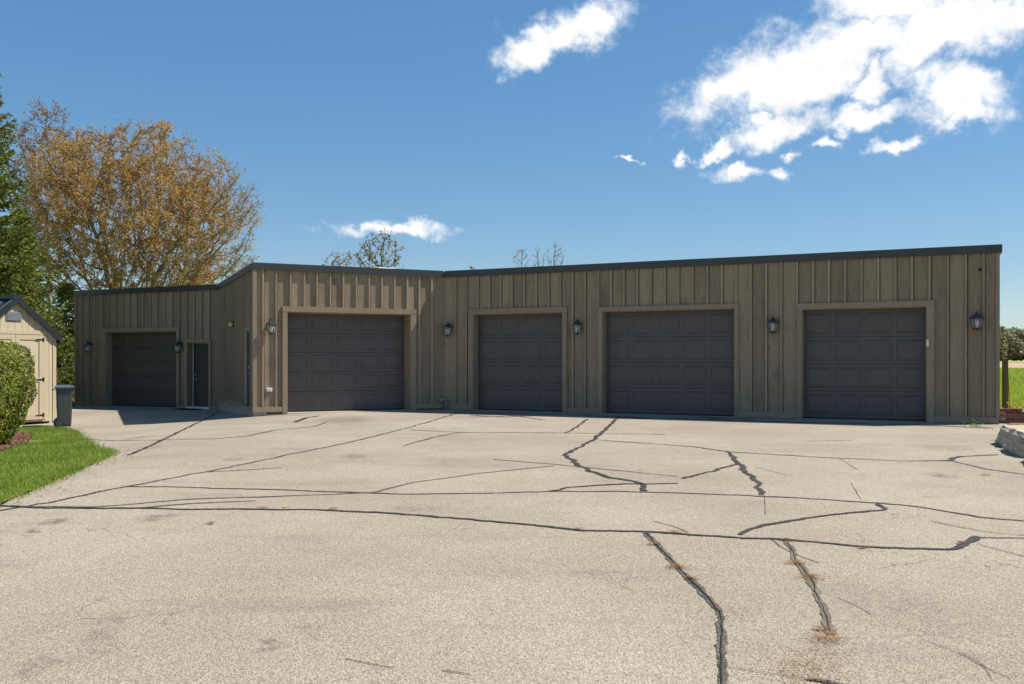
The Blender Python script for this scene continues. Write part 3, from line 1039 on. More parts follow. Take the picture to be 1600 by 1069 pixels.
bm_obj('bulb', bm, MAT['amber'], fl, True)

# outlet cover
u = wc.s_of(420.3)
c0 = Vector(wc.pt(u, 0.0, wc.z_of(420.3, 609)))
oc = thing('outlet_box', c0, 'small white outlet cover low on the sunlit boards beside the middle garage door', 'outlet')
e, nv = Vector((wc.d.x, wc.d.y, 0)), Vector((wc.n.x, wc.n.y, 0))
mx = Matrix(((e.x, -nv.x, 0, 0), (e.y, -nv.y, 0, 0), (0, 0, 1, 0), (0, 0, 0, 1)))
bm = bmesh.new()
add_box(bm, -0.075, 0.075, -0.055, -0.001, -0.05, 0.05, mx)
bmesh.ops.bevel(bm, geom=list(bm.edges), offset=0.01, segments=2, affect='EDGES')
bm_obj('cover', bm, MAT['white'], oc)
bm = bmesh.new()
for sx in (-0.032, 0.032):
    add_box(bm, sx - 0.018, sx + 0.018, -0.062, -0.0555, -0.022, 0.022, mx)
bm_obj('flap', bm, MAT['cream'], oc)

# bent pipe at the inner corner
pz = wm.z_of(697, 624.5)
p0 = Vector(wc.pt(wc.s_of(686.5), 0.12, pz - 0.07))
p1 = Vector(wc.pt(wc.s_of(686.5), 0.12, pz))
p2 = Vector(wm.pt(wm.s_of(701), 0.12, pz))
p3 = Vector(wm.pt(wm.s_of(701), 0.12, 0.0))
pp = thing('bent_pipe', (p3.x, p3.y, 0), 'pale bent pipe standing at the foot of the inner corner', 'pipe')
bm = bmesh.new()
o_ = Vector((p3.x, p3.y, 0))
add_tube(bm, [p1 - o_, p2 - o_], 0.025, 8)
add_tube(bm, [p2 + Vector((0, 0, 0.02)) - o_, p3 - o_], 0.026, 8)
bm_obj('pipe', bm, MAT['vent'], pp, True)
bm = bmesh.new()
add_tube(bm, [p1 + Vector((0, 0, 0.03)) - o_, p0 - o_], 0.034, 8)
add_tube(bm, [p2 + Vector((0, 0, 0.035)) - o_, p2 - Vector((0, 0, 0.05)) - o_], 0.036, 8)
bm_obj('elbow', bm, MAT['vent'], pp, True)

# keypad on the casing of the right door
u = wm.s_of(1449.3)
c0 = Vector(wm.pt(u, 0.059, wm.z_of(1449, 536)))
kp = thing('door_keypad', c0, 'narrow cream keypad on the right door frame of the rightmost garage door', 'keypad')
e, nv = Vector((wm.d.x, wm.d.y, 0)), Vector((wm.n.x, wm.n.y, 0))
mx = Matrix(((e.x, -nv.x, 0, 0), (e.y, -nv.y, 0, 0), (0, 0, 1, 0), (0, 0, 0, 1)))
bm = bmesh.new()
add_box(bm, -0.03, 0.03, -0.032, 0.0, -0.085, 0.085, mx)
bmesh.ops.bevel(bm, geom=list(bm.edges), offset=0.007, segments=2, affect='EDGES')
bm_obj('case', bm, MAT['cream'], kp)
bm = bmesh.new()
add_box(bm, -0.022, 0.022, -0.037, -0.0325, -0.07, 0.02, mx)
bm_obj('flip_cover', bm, MAT['white'], kp)
# small round hole high on the right end
bm = bmesh.new()
c0 = Vector(wm.pt(wm.s_of(1531), 0.0, wm.z_of(1531, 421.5))) - Vector(bld.location)
add_tube(bm, [c0, c0 + nv * 0.006], 0.032, 12)
bm_obj('vent_hole', bm, MAT['gap'], bld)

# doormat
dm = wl.pt(wl.s_of(309), 0.45, 0)
bm = bmesh.new()
add_box(bm, -0.42, 0.42, -0.25, 0.25, 0.004, 0.022)
bmesh.ops.bevel(bm, geom=[e_ for e_ in bm.edges], offset=0.006, segments=1, affect='EDGES')
o = bm_obj('doormat', bm, MAT['mat'])
o.location, o.rotation_euler = (dm[0], dm[1], float(gz(dm[0], dm[1])) + 0.008), (0, 0, -TH)
tag(o, 'thin black mat lying before the left wing entry door', 'doormat')

# ------------------------------------------------------------------ driveway
drv_poly = [(-26, -8), (26, -8), (26, 8.0), (12.5, 12.0), (10.8, 16.0), (Rr.x + 0.35, Rr.y + 0.1)]
for w_, u_ in ((wm, LEN_M + 0.1), (wm, 0.0), (wc, 0.0), (wl, LEN_L), (wl, 0.0)):
    q_ = w_.p + w_.d * u_ - w_.n * (0.3 if w_ is not wc else 0.0)
    drv_poly.append((q_.x, q_.y))
drv_poly += [(L.x - 1.0, L.y - 1.5), (-13.5, 25.2), (-13.0, 22.5), (-14, 21), (-26, 20)]
drv, _ = sheet('driveway', drv_poly, 0.0, MAT['asphalt'], 0.8)


def strip(name, pts_px, width, mat, off=0.004, wob=0.25, parent=None, seed=0, lat=0.03):
    """a band along the ground through photo pixels; width in metres (start, end)"""
    rnd = random.Random(seed)
    P = [np.array(gpt(*q)[:2]) for q in pts_px]
    D = [P[0]]
    for a, b_ in zip(P, P[1:]):
        k_ = max(2, int(np.linalg.norm(b_ - a) / 0.05))
        for j in range(1, k_ + 1):
            D.append(a + (b_ - a) * j / k_)
    D = np.array(D)
    for _ in range(3):
        D[1:-1] = (D[:-2] + D[1:-1] + D[2:]) / 3
    n_ = len(D)
    for i in range(n_):
        x_, y_ = D[i]
        f_ = min(1, i / 4, (n_ - 1 - i) / 4)
        D[i] += lat * f_ * np.array((mnoise.noise((x_ * 2.2, y_ * 2.2, seed)) + 0.5 * mnoise.noise((x_ * 9, y_ * 9, seed)),
                                     mnoise.noise((x_ * 2.2, y_ * 2.2, seed + 40)) + 0.5 * mnoise.noise((x_ * 9, y_ * 9, seed + 7))))
    T = np.gradient(D, axis=0)
    T /= np.maximum(np.linalg.norm(T, axis=1, keepdims=True), 1e-9)
    N = np.stack([-T[:, 1], T[:, 0]], 1)
    w0, w1 = (width, width) if not isinstance(width, tuple) else width
    for i in range(n_):
        D[i] += N[i] * (w0 + w1) * 0.5 * (0.28 * mnoise.noise((i * 0.55, seed, 5.1)) + 0.35 * mnoise.noise((i * 0.17, seed, 2.2)))
    vs_, fs = [], []
    for i in range(n_):
        ww = (w0 + (w1 - w0) * i / (n_ - 1)) * 0.5
        t_ = i * 0.05

        def wb(k_):
            return 1 + wob * (1.3 * mnoise.noise((t_ * 2.1, k_, seed)) + 0.8 * mnoise.noise((t_ * 9, k_, seed)))
        for q_ in (D[i] + N[i] * ww * wb(3.3), D[i], D[i] - N[i] * ww * wb(17.7)):
            vs_.append((q_[0], q_[1], float(gz(q_[0], q_[1])) + off))
        if i:
            for e_ in (0, 1):
                fs.append((3 * i - 3 + e_, 3 * i - 2 + e_, 3 * i + 1 + e_, 3 * i + e_))
    o_ = mesh_obj(name, vs_, fs, mat, parent)
    at_ = o_.data.attributes.new('across', 'FLOAT', 'POINT')
    at_.data.foreach_set('value', [0.0, 1.0, 0.0] * n_)
    return o_


GO = 0.0045
T_, TW, HR, GP = MAT['tar'], MAT['tarworn'], MAT['hair'], MAT['gap']
CRACKS = [
    ([(718, 645), (640, 668), (540, 693), (440, 713), (330, 736), (200, 760), (90, 783), (-10, 800)], 0.06, T_),
    ([(200, 760.5), (340, 763), (440, 766), (560, 770), (640, 773), (760, 771), (860, 768), (1000, 769), (1180, 775), (1370, 786), (1440, 793), (1540, 810), (1620, 816)], 0.055, T_),
    ([(0, 791), (150, 793), (300, 780), (440, 776), (580, 770)], 0.05, HR),
    ([(210, 795), (300, 787), (400, 783)], 0.05, HR),
    ([(-10, 790), (60, 794), (200, 795), (360, 796), (520, 798), (650, 805), (800, 818), (900, 828), (1010, 832), (1100, 837), (1250, 845), (1350, 855), (1480, 860), (1500, 858), (1510, 850), (1525, 840)], 0.062, T_),
    ([(1478, 860), (1500, 858), (1511, 850), (1527, 839)], 0.07, T_),
    ([(1525, 840), (1560, 841), (1610, 841)], 0.05, HR),
    ([(1010, 832), (1030, 855), (1060, 887), (1090, 918), (1112, 943), (1128, 957), (1124, 985), (1128, 1020), (1127, 1075)], (0.06, 0.062), TW),
    ([(1228, 845), (1242, 872), (1262, 900), (1275, 925), (1287, 955), (1298, 992)], (0.055, 0.075), MAT['tarpale']),
    ([(968, 650), (945, 672), (930, 685), (905, 700), (882, 711)], 0.095, T_),
    ([(882, 711), (905, 728), (940, 744), (990, 753), (1005, 758), (1008, 768)], 0.10, T_),
    ([(935, 688), (1020, 694), (1090, 699), (1140, 707), (1200, 710), (1300, 716), (1420, 721), (1485, 720), (1495, 714), (1560, 711)], 0.06, T_),
    ([(1480, 721), (1490, 716), (1500, 713)], 0.09, T_),
    ([(1485, 720), (1540, 733), (1610, 743)], 0.06, HR),
    ([(1140, 707), (1150, 722), (1165, 735), (1185, 755), (1190, 774)], (0.09, 0.07), T_),
    ([(1152, 726), (1110, 738), (1065, 748)], 0.075, T_),
    ([(858, 768), (890, 762), (960, 757), (1060, 756)], 0.07, T_),
    ([(1155, 836), (1180, 825), (1230, 815), (1320, 803), (1390, 797), (1372, 788)], 0.06, T_),
    ([(580, 771), (640, 755), (750, 740), (865, 728)], 0.05, HR),
    ([(770, 718), (880, 727), (1060, 745)], 0.045, HR),
    ([(342, 644), (290, 670), (240, 695), (200, 711)], 0.085, T_),
    ([(918, 655), (900, 668), (884, 677)], 0.07, T_),
    ([(640, 672), (720, 676), (800, 676), (1040, 679)], 0.07, HR),
    ([(630, 697), (680, 683), (720, 676)], 0.05, HR),
    ([(240, 688), (340, 686), (390, 681), (430, 672), (490, 667), (510, 660)], 0.07, HR),
    ([(460, 660), (478, 653), (500, 650)], 0.12, T_),
    ([(130, 686), (180, 689), (240, 688)], 0.06, HR),
    ([(320, 738), (380, 735), (440, 731)], 0.04, HR),
    ([(1130, 1043), (1180, 1050), (1240, 1058), (1262, 1062)], 0.005, GP),
    ([(1262, 1062), (1290, 1064), (1330, 1075)], 0.05, TW),
    ([(1205, 843), (1220, 856), (1250, 870), (1280, 880)], 0.006, GP),
    ([(1310, 935), (1335, 945), (1360, 960)], 0.006, GP),
    ([(1440, 1000), (1500, 1020), (1540, 1045), (1580, 1062)], 0.006, HR),
    ([(1490, 1015), (1530, 1030), (1552, 1065)], 0.005, HR),
    ([(1455, 815), (1490, 822), (1540, 832), (1610, 838)], 0.020, HR),
    ([(1525, 850), (1570, 862), (1610, 873)], 0.014, HR),
    ([(1022, 815), (1050, 822), (1075, 832)], 0.015, HR),
    ([(1330, 755), (1345, 780)], 0.009, HR), ([(1310, 715), (1340, 735)], 0.009, HR), ([(1180, 730), (1230, 743)], 0.012, HR),
    ([(1195, 775), (1196, 805)], 0.006, HR),
    ([(540, 1030), (590, 1040), (615, 1044)], 0.006, GP), ([(690, 1048), (735, 1055)], 0.006, GP),
    ([(708, 645.5), (760, 646), (800, 646.5), (870, 648)], 0.30, TW), ([(872, 648), (945, 651), (1040, 654), (1150, 657)], 0.28, TW), ([(1150, 657), (1250, 660), (1350, 662.5), (1450, 665), (1548, 669)], 0.26, TW),  # dirt line at the main wall's foot, darkened to deepen its shadow strip
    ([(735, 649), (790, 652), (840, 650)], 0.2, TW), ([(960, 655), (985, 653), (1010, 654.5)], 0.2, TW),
    ([(1090, 650), (1130, 655), (1190, 653)], 0.10, HR), ([(735, 652), (800, 650), (850, 656)], 0.12, HR), ([(1260, 690), (1330, 688)], 0.04, HR),
]
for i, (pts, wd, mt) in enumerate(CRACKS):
    strip('crack_seal_or_shade' if mt in (T_, TW, MAT['tarpale']) else 'crack', pts, wd, mt, 0.004 + 0.0006 * (i % 6) if mt is not GP else 0.0045 + 0.0004 * (i % 5), 0.45 if mt is T_ else 0.5, drv, i + 1, 0.035 if mt is T_ else 0.012)
# the open split that runs down the middle of the two wide worn seals
strip('crack', [(1010, 833), (1030, 855), (1060, 887), (1090, 918), (1112, 943), (1128, 957), (1125, 985), (1127, 1020), (1127, 1075)], 0.008, GP, 0.0090, 0.7, drv, 8, 0.02)
strip('crack', [(1229, 848), (1243, 874), (1262, 900), (1274, 925), (1287, 955), (1297, 988)], 0.005, GP, 0.0090, 0.8, drv, 9, 0.02)


def scatter_flat(name, centre_px, rx, ry, n_, size, mat, label=None, seed=1, parent=None, kind='stuff', tilt=0.0, asp=0.12):
    """thin needles / chips lying on the ground round a point; radii in metres"""
    rng = np.random.default_rng(seed)
    V, Fc = [], []
    for cpx in centre_px:
        cx_, cy_, _ = gpt(*cpx[:2])
        k_ = cpx[2] if len(cpx) > 2 else 1.0
        m_ = int(n_ * k_)
        x_ = cx_ + rng.normal(0, rx * k_, m_)
        y_ = cy_ + rng.normal(0, ry * k_, m_)
        a_ = rng.uniform(0, math.pi, m_)
        s_ = size * rng.uniform(0.5, 1.3, m_)
        h_ = rng.uniform(0.010, 0.022, m_)
        for i_ in range(m_):
            c_, q_ = math.cos(a_[i_]) * s_[i_], math.sin(a_[i_]) * s_[i_]
            z_ = float(gz(x_[i_], y_[i_])) + h_[i_]
            b_ = len(V)
            V += [(x_[i_] - c_, y_[i_] - q_, z_), (x_[i_] + q_ * asp, y_[i_] - c_ * asp, z_ + 0.001), (x_[i_] + c_, y_[i_] + q_, z_ - 0.002 + tilt * rng.uniform(-1, 1) * s_[i_]), (x_[i_] - q_ * asp, y_[i_] + c_ * asp, z_ + 0.001)]
            Fc.append((b_, b_ + 1, b_ + 2, b_ + 3))
    o_ = fast_mesh(name, V, Fc, mat, parent)
    return tag(o_, label, None, None, kind)


scatter_flat('needle_litter', [(1060, 887, 1), (1022, 851, .7), (1082, 905, .5), (1228, 845, .6), (1246, 881, 1.0), (1268, 904, 1.0), (1294, 1000, 1.3), (1055, 833, .8), (1350, 857, .5), (905, 828, .5), (520, 797, .7), (410, 795, .7), (445, 796, .4), (330, 819, .6),
                               (1285, 985, .5), (1540, 743, .8), (1500, 850, .4)], 0.045, 0.035, 240, 0.014, MAT['needle'])
scatter_flat('needle_dust', [(1280, 1022, 1.0), (1268, 1040, 1.2), (1255, 1058, 1.2), (1262, 1048, 1.6), (1130, 960, 1.5)], 0.07, 0.07, 140, 0.006, MAT['needle'], seed=4, asp=0.5)

# ------------------------------------------------------------------ lawns
lawn_px = [(40, 671), (60, 669), (100, 671), (118, 678), (130, 690), (146, 702), (177, 712), (150, 724), (100, 748), (50, 770), (0, 788), (-60, 812), (-200, 860)]
lawn_poly = [gpt(*q)[:2] for q in lawn_px] + [(-9.5, 4.5), (-25, 4.0), (-25, 21.5), (-14.5, 21.5)]
lawn, lb = sheet('lawn', lawn_poly, 0.03, MAT['lawn'], 0.35, 0.10)
lp_ = [(112, 676), (128, 689), (140, 699), (160, 708), (176, 713), (165, 719), (150, 725), (125, 737), (100, 749), (75, 760), (50, 771), (25, 780), (0, 789)]
scatter_flat('leaf_litter', [(a_, b_ + 1, 1.0) for a_, b_ in lp_] + [(205, 716, 1.2), (240, 702, 1.2), (135, 688, 1.3), (230, 700, .8)], 0.22, 0.16, 45, 0.018, MAT['mulch'], seed=14, asp=0.5)
back_poly = [(-13.3, 24.6), (L.x - 0.25, L.y - 1.0), (L.x - 0.3, L.y + 0.3), (L.x - 0.2, L.y + 9), (-30, 44), (-32, 20), (-14.8, 22.5)]
sheet('lawn', back_poly, 0.02, MAT['lawn'], 0.8)


def grass(name, poly_, n_, h, wdt, mat, seed, off, bare=None, weight_edge=None):
    rng = np.random.default_rng(seed)
    P = np.array(poly_)
    lo_, hi_ = P.min(0), P.max(0)
    pts_ = rng.uniform(lo_, hi_, (n_ * 3, 2))
    pts_ = pts_[inside(pts_, poly_)]
    if bare:
        keep = np.ones(len(pts_), bool)
        for bx, by, br, pr in bare:
            d_ = np.hypot(pts_[:, 0] - bx, pts_[:, 1] - by) / br
            keep &= ~((d_ < 1) & (rng.random(len(pts_)) < pr))
        pts_ = pts_[keep]
    pts_ = pts_[:n_]
    if weight_edge is not None:
        pts_ = np.vstack([pts_, weight_edge])
    m_ = len(pts_)
    a_ = rng.uniform(0, 2 * math.pi, m_)
    hh = h * rng.uniform(0.45, 1.25, m_)
    z0 = gz(pts_[:, 0], pts_[:, 1]) + off
    ln_ = rng.uniform(0.1, 0.75, m_) * hh
    la = rng.uniform(0, 2 * math.pi, m_)
    w_ = wdt * rng.uniform(0.6, 1.3, m_)
    A = np.stack([pts_[:, 0] - np.cos(a_) * w_, pts_[:, 1] - np.sin(a_) * w_, z0], 1)
    B = np.stack([pts_[:, 0] + np.cos(a_) * w_, pts_[:, 1] + np.sin(a_) * w_, z0], 1)
    T2 = np.stack([pts_[:, 0] + np.cos(la) * ln_, pts_[:, 1] + np.sin(la) * ln_, z0 + hh], 1)
    V = np.stack([A, B, T2], 1).reshape(-1, 3)
    Fc = np.arange(m_ * 3).reshape(-1, 3)
    return tag(fast_mesh(name, V, Fc, mat), kind='stuff')


def edge_pts(poly_, per_m, spread, seed):
    rng = np.random.default_rng(seed)
    out = []
    for a, b_ in zip(poly_, poly_[1:]):
        a, b_ = np.array(a), np.array(b_)
        d_ = np.linalg.norm(b_ - a)
        k_ = int(d_ * per_m)
        if k_:
            t_ = rng.random((k_, 1))
            out.append(a + (b_ - a) * t_ + rng.normal(0, spread, (k_, 2)))
    return np.vstack(out)


vis = [q for q in [gpt(*p_)[:2] for p_ in [(40, 671), (60, 669), (100, 671), (118, 678), (130, 690), (146, 702), (177, 712), (150, 724), (100, 748), (50, 770), (0, 788), (-60, 812)]]]
visp = vis + [(-9.0, 7.5), (-13, 12), (-15, 21)]
bx, by, _ = gpt(60, 705)
mb = [gpt(*q)[:2] for q in [(46, 682), (52, 688), (42, 696), (20, 704), (-10, 712), (-80, 726), (-140, 712), (-90, 690), (-10, 682), (20, 680)]]
mc = np.mean(np.array(mb), 0)
grass('grass', visp, 150000, 0.055, 0.0045, MAT['grassblade'], 3, 0.028,
      bare=[(bx, by, 0.9, 0.45), (bx + 0.5, by + 0.4, 0.5, 0.4), (mc[0], mc[1], 0.9, 0.95)], weight_edge=edge_pts(vis, 300, 0.065, 9))
grass('grass', back_poly, 30000, 0.10, 0.012, MAT['grassblade'], 5, 0.018)
mul, _ = sheet('mulch_bed', mb, 0.05, MAT['soil'], 0.25, 0.05)
rng = np.random.default_rng(11)
P = np.array(mb)
cand = rng.uniform(P.min(0), P.max(0), (22000, 2))
cand = cand[inside(cand, mb)]
m_ = len(cand)
a_ = rng.uniform(0, math.pi, m_)
s_ = rng.uniform(0.012, 0.040, m_)
z_ = gz(cand[:, 0], cand[:, 1]) + 0.055 + rng.uniform(0, 0.035, m_)
ca, sa = np.cos(a_) * s_, np.sin(a_) * s_
tl = rng.normal(0, 0.4, m_) * s_
V = np.stack([np.stack([cand[:, 0] - ca, cand[:, 1] - sa, z_ - tl], 1), np.stack([cand[:, 0] + sa * .3, cand[:, 1] - ca * .3, z_ - 0.006], 1),
              np.stack([cand[:, 0] + ca, cand[:, 1] + sa, z_ + tl], 1), np.stack([cand[:, 0] - sa * .3, cand[:, 1] + ca * .3, z_ + 0.006], 1)], 1).reshape(-1, 3)
tag(fast_mesh('mulch', V, np.arange(m_ * 4).reshape(-1, 4), MAT['mulch']), kind='stuff')

# grass beyond the right end
mp = [(Rr.x + 0.5, Rr.y + 2.0), (60, 19), (90, 60), (70, 120), (Rr.x + 6, 60)]
grass('meadow_grass', [(Rr.x + 0.4, Rr.y + 1.2), (20, 19.0), (44, 60), (30, 60)], 60000, 0.16, 0.02, MAT['meadow'], 8, -0.05)
grass('meadow_grass', [(28, 58), (46, 58), (96, 138), (72, 138)], 40000, 0.35, 0.06, MAT['meadow'], 18, -0.05)

# ------------------------------------------------------------------ shed
PH = R(66.0)
sg = Vector((math.sin(PH), -math.cos(PH)))          # gable normal
sh = Vector((math.cos(PH), math.sin(PH)))           # along the gable, towards the far corner
K = Vector(((86.5 - CX) / F * 22.5, 22.5))
SWID, SLEN = 2.22, 3.3
SB = HC + (HY - 657) * 22.5 / F                      # wall foot
SE = HC + (HY - 527) * 22.5 / F                      # eave height at wall
wg = Wall(K - sh * SWID, sh)
SG = float(gz(K.x, K.y))
shed = thing('garden_shed', (K.x, K.y, SG), 'beige garden shed with charcoal metal roof behind the clipped shrub', 'shed')
PITCH = math.tan(R(38))
AP = SE + PITCH * SWID / 2


def gtop(u):
    return SE + PITCH * (SWID / 2 - abs(u - SWID / 2))


nb = 12
du0, du1 = SWID / 2 - 0.74, SWID / 2 + 0.74         # double doors
dz0, dz1 = SB + 0.06, HC + (HY - 522.5) * 21.8 / F
for i in range(nb):
    a, b_ = i * SWID / nb + 0.004, (i + 1) * SWID / nb - 0.004
    segs = [(SB, None)]
    if a > du0 - 0.02 and b_ < du1 + 0.02:
        segs = [(dz1 + 0.02, None)]
    for z0, _ in segs:
        za, zb = gtop(a), gtop(b_)
        vs_ = [wg.pt(a, 0, z0), wg.pt(b_, 0, z0), wg.pt(b_, -0.02, z0), wg.pt(a, -0.02, z0), wg.pt(a, 0, za), wg.pt(b_, 0, zb), wg.pt(b_, -0.02, zb), wg.pt(a, -0.02, za)]
        fcs = CUBE_F
        if a < SWID / 2 < b_:
            pass
        mesh_obj('siding_board', vs_, fcs, MAT['shed'], shed)
# walls behind the siding
vs_ = [wg.pt(0, -0.024, SB), wg.pt(SWID, -0.024, SB), wg.pt(SWID, -0.024, SE), wg.pt(SWID / 2, -0.024, AP), wg.pt(0, -0.024, SE)]
vs_ += [wg.pt(0, -SLEN, SB), wg.pt(SWID, -SLEN, SB), wg.pt(SWID, -SLEN, SE), wg.pt(SWID / 2, -SLEN, AP), wg.pt(0, -SLEN, SE)]
mesh_obj('wall', vs_, [(0, 1, 2, 3, 4), (9, 8, 7, 6, 5), (0, 4, 9, 5), (1, 6, 7, 2), (0, 5, 6, 1)], MAT['shed'], shed)
for u0 in (0.0, SWID - 0.085):
    wg.box('corner_trim', u0 - (0.0 if u0 else 0.012), u0 + 0.085 + (0.012 if u0 else 0.0), -0.1, 0.018, SB - 0.02, SE - 0.02, MAT['shedtrim'], shed)
wg.box('door_header', du0 - 0.10, du1 + 0.10, -0.015, 0.03, dz1, dz1 + 0.10, MAT['shedtrim'], shed)
for u0, u1 in ((du0 - 0.09, du0 - 0.005), (du1 + 0.005, du1 + 0.09)):
    wg.box('door_trim', u0, u1, -0.015, 0.02, dz0, dz1 - 0.003, MAT['shedtrim'], shed)
for k_, (u0, u1) in enumerate(((du0, SWID / 2 - 0.006), (SWID / 2 + 0.006, du1))):
    d = wg.box('shed_door', u0, u1, -0.02, 0.006, dz0, dz1 - 0.01, MAT['shed'], shed)
    for a, b_, z0, z1 in ((u0, u0 + 0.10, dz0, dz1 - 0.012), (u1 - 0.10, u1, dz0, dz1 - 0.012)):
        wg.box('stile', a, b_, 0.006, 0.026, z0, z1, MAT['shedtrim'], d)
    zm = dz0 + (dz1 - dz0) * 0.47
    for z0, z1 in ((dz0, dz0 + 0.12), (zm - 0.05, zm + 0.05), (dz1 - 0.13, dz1 - 0.012)):
        wg.box('rail', u0 + 0.102, u1 - 0.102, 0.006, 0.024, z0, z1, MAT['shedtrim'], d)
    for zz in (dz0 + 0.10, zm, dz1 - 0.12):
        bm = bmesh.new()
        hs = 1 if k_ else -1
        hu = (u1 if k_ else u0)
        e3 = Vector((wg.d.x, wg.d.y, 0)) * hs
        n3 = Vector((wg.n.x, wg.n.y, 0))
        c_ = Vector(wg.pt(hu, 0.030, zz)) - Vector(wpos(d))
        for (i0, i1, h0, h1) in ((-0.20, -0.01, 0.008, 0.018), (-0.01, 0.03, 0.05, 0.05)):
            q_ = [bm.verts.new(c_ + e3 * i_ + Vector((0, 0, s2 * h_)) + n3 * o2) for o2 in (0, 0.008) for i_, h_, s2 in ((i0, h0, -1), (i1, h1, -1), (i1, h1, 1), (i0, h0, 1))]
            for f in CUBE_F:
                bm.faces.new([q_[j] for j in f])
        bm_obj('hinge', bm, MAT['black'], d)
# gable vent
vz = HC + (HY - 494) * 21.4 / F
v = wg.box('gable_vent', SWID / 2 - 0.24, SWID / 2 + 0.16, 0.0, 0.022, vz - 0.115, vz + 0.115, MAT['vent'], shed)
for i in range(7):
    wg.box('louvre', SWID / 2 - 0.22, SWID / 2 + 0.14, 0.0225, 0.034, vz - 0.095 + i * 0.029, vz - 0.080 + i * 0.029, MAT['vent'], v)
# roof: two ribbed metal slopes with edge trim
OV, RO = 0.09, 0.10
for side in (-1, 1):
    def rp(along, down, lift):
        """along: back from the gable face; down: distance from ridge, level"""
        u_ = SWID / 2 + side * down
        return Vector(wg.pt(u_, OV - along, AP + 0.05 + lift - PITCH * down))
    hw = SWID / 2 + RO
    TL = SLEN + 2 * OV
    q = [rp(0, 0, 0), rp(TL, 0, 0), rp(TL, hw, 0), rp(0, hw, 0)]
    q2 = [p_ + Vector((0, 0, 0.035)) for p_ in q]
    slope = mesh_obj('roof_slope', [*q, *q2], CUBE_F, MAT['shedroof'], shed)
    n_r = 12
    for i in range(n_r + 1):
        a = 0.01 + i * (TL - 0.06) / n_r
        q = [rp(a, 0.02, 0.037), rp(a + 0.04, 0.02, 0.037), rp(a + 0.04, hw - 0.01, 0.037), rp(a, hw - 0.01, 0.037)]
        q2 = [rp(a + 0.01, 0.02, 0.062), rp(a + 0.03, 0.02, 0.062), rp(a + 0.03, hw - 0.01, 0.062), rp(a + 0.01, hw - 0.01, 0.062)]
        mesh_obj('rib', [*q, *q2], CUBE_F, MAT['shedroof'], slope)
    # rake trim over the gable
    q = [rp(-0.016, 0, -0.115), rp(0.004, 0, -0.115), rp(0.004, hw, -0.115), rp(-0.016, hw, -0.115)]
    q2 = [rp(-0.016, 0, 0.055), rp(0.004, 0, 0.055), rp(0.004, hw, 0.055), rp(-0.016, hw, 0.055)]
    mesh_obj('rake_trim', [*q, *q2], CUBE_F, MAT['shedroof'], shed)
    q = [rp(0, hw + 0.002, -0.12), rp(TL, hw + 0.002, -0.12), rp(TL, hw + 0.02, -0.12), rp(0, hw + 0.02, -0.12)]
    q2 = [rp(0, hw + 0.002, 0.05), rp(TL, hw + 0.002, 0.05), rp(TL, hw + 0.02, 0.05), rp(0, hw + 0.02, 0.05)]
    mesh_obj('eave_trim', [*q, *q2], CUBE_F, MAT['shedroof'], shed)
wg.box('ridge_cap', SWID / 2 - 0.12, SWID / 2 + 0.12, -SLEN - OV, OV + 0.02, AP + 0.025, AP + 0.118, MAT['shedroof'], shed)
wg.box('slab', -0.25, SWID + 0.06, -SLEN - 0.1, 0.30, SG - 0.2, SB - 0.005 - 0.06, MAT['concrete'], shed)
for i in range(3):
    wg.box('skid', 0.05 + i * (SWID - 0.22) / 2, 0.17 + i * (SWID - 0.22) / 2, -SLEN, -0.005, SB - 0.064, SB - 0.001, MAT['shedtrim'], shed)

# ------------------------------------------------------------------ wheeled bin
bx, by = (100.5 - CX) / F * 21.6, 21.6
bzg = float(gz(bx, by))
tb = thing('wheeled_bin', (bx, by, bzg), 'dark grey wheeled bin with its lid closed beside the shed', 'bin', rz=R(28))
tb.scale = (0.90, 0.90, 1.0)
bm = bmesh.new()
rings = []
for w_, d_, z_ in ((0.155, 0.19, 0.05), (0.165, 0.21, 0.12), (0.20, 0.25, 0.92), (0.215, 0.265, 0.93), (0.215, 0.265, 0.975)):
    rings.append([bm.verts.new((sx * w_, sy * d_, z_)) for sx, sy in ((-1, -1), (1, -1), (1, 1), (-1, 1))])
for r0, r1 in zip(rings, rings[1:]):
    for i in range(4):
        bm.faces.new([r0[i], r0[(i + 1) % 4], r1[(i + 1) % 4], r1[i]])
bm.faces.new(list(reversed(rings[0])))
bm.faces.new(rings[-1])
bmesh.ops.bevel(bm, geom=[e_ for e_ in bm.edges if abs(e_.verts[0].co.z - e_.verts[1].co.z) > 0.3], offset=0.03, segments=3, affect='EDGES')
bm_obj('body', bm, MAT['bin'], tb)
bm = bmesh.new()
rings = []
for w_, d_, z_ in ((0.232, 0.285, 0.965), (0.236, 0.29, 0.985), (0.225, 0.275, 1.015), (0.14, 0.18, 1.045)):
    rings.append([bm.verts.new((sx * w_ + (0.008 if sx > 0 else 0), sy * d_, z_)) for sx, sy in ((-1, -1), (1, -1), (1, 1), (-1, 1))])
for r0, r1 in zip(rings, rings[1:]):
    for i in range(4):
        bm.faces.new([r0[i], r0[(i + 1) % 4], r1[(i + 1) % 4], r1[i]])
bm.faces.new(list(reversed(rings[0])))
bm.faces.new(rings[-1])
bm_obj('lid', bm, MAT['binlid'], tb)
bm = bmesh.new()
add_tube(bm, [(-0.25, -0.22, 0.93), (-0.275, -0.2, 0.945), (-0.275, 0.2, 0.945), (-0.25, 0.22, 0.93)], 0.016, 8)
bm_obj('handle', bm, MAT['binlid'], tb, True)
bm = bmesh.new()
add_tube(bm, [(-0.13, -0.24, 0.13), (-0.13, 0.24, 0.13)], 0.012, 8)
bm_obj('axle', bm, MAT['steel'], tb, True)
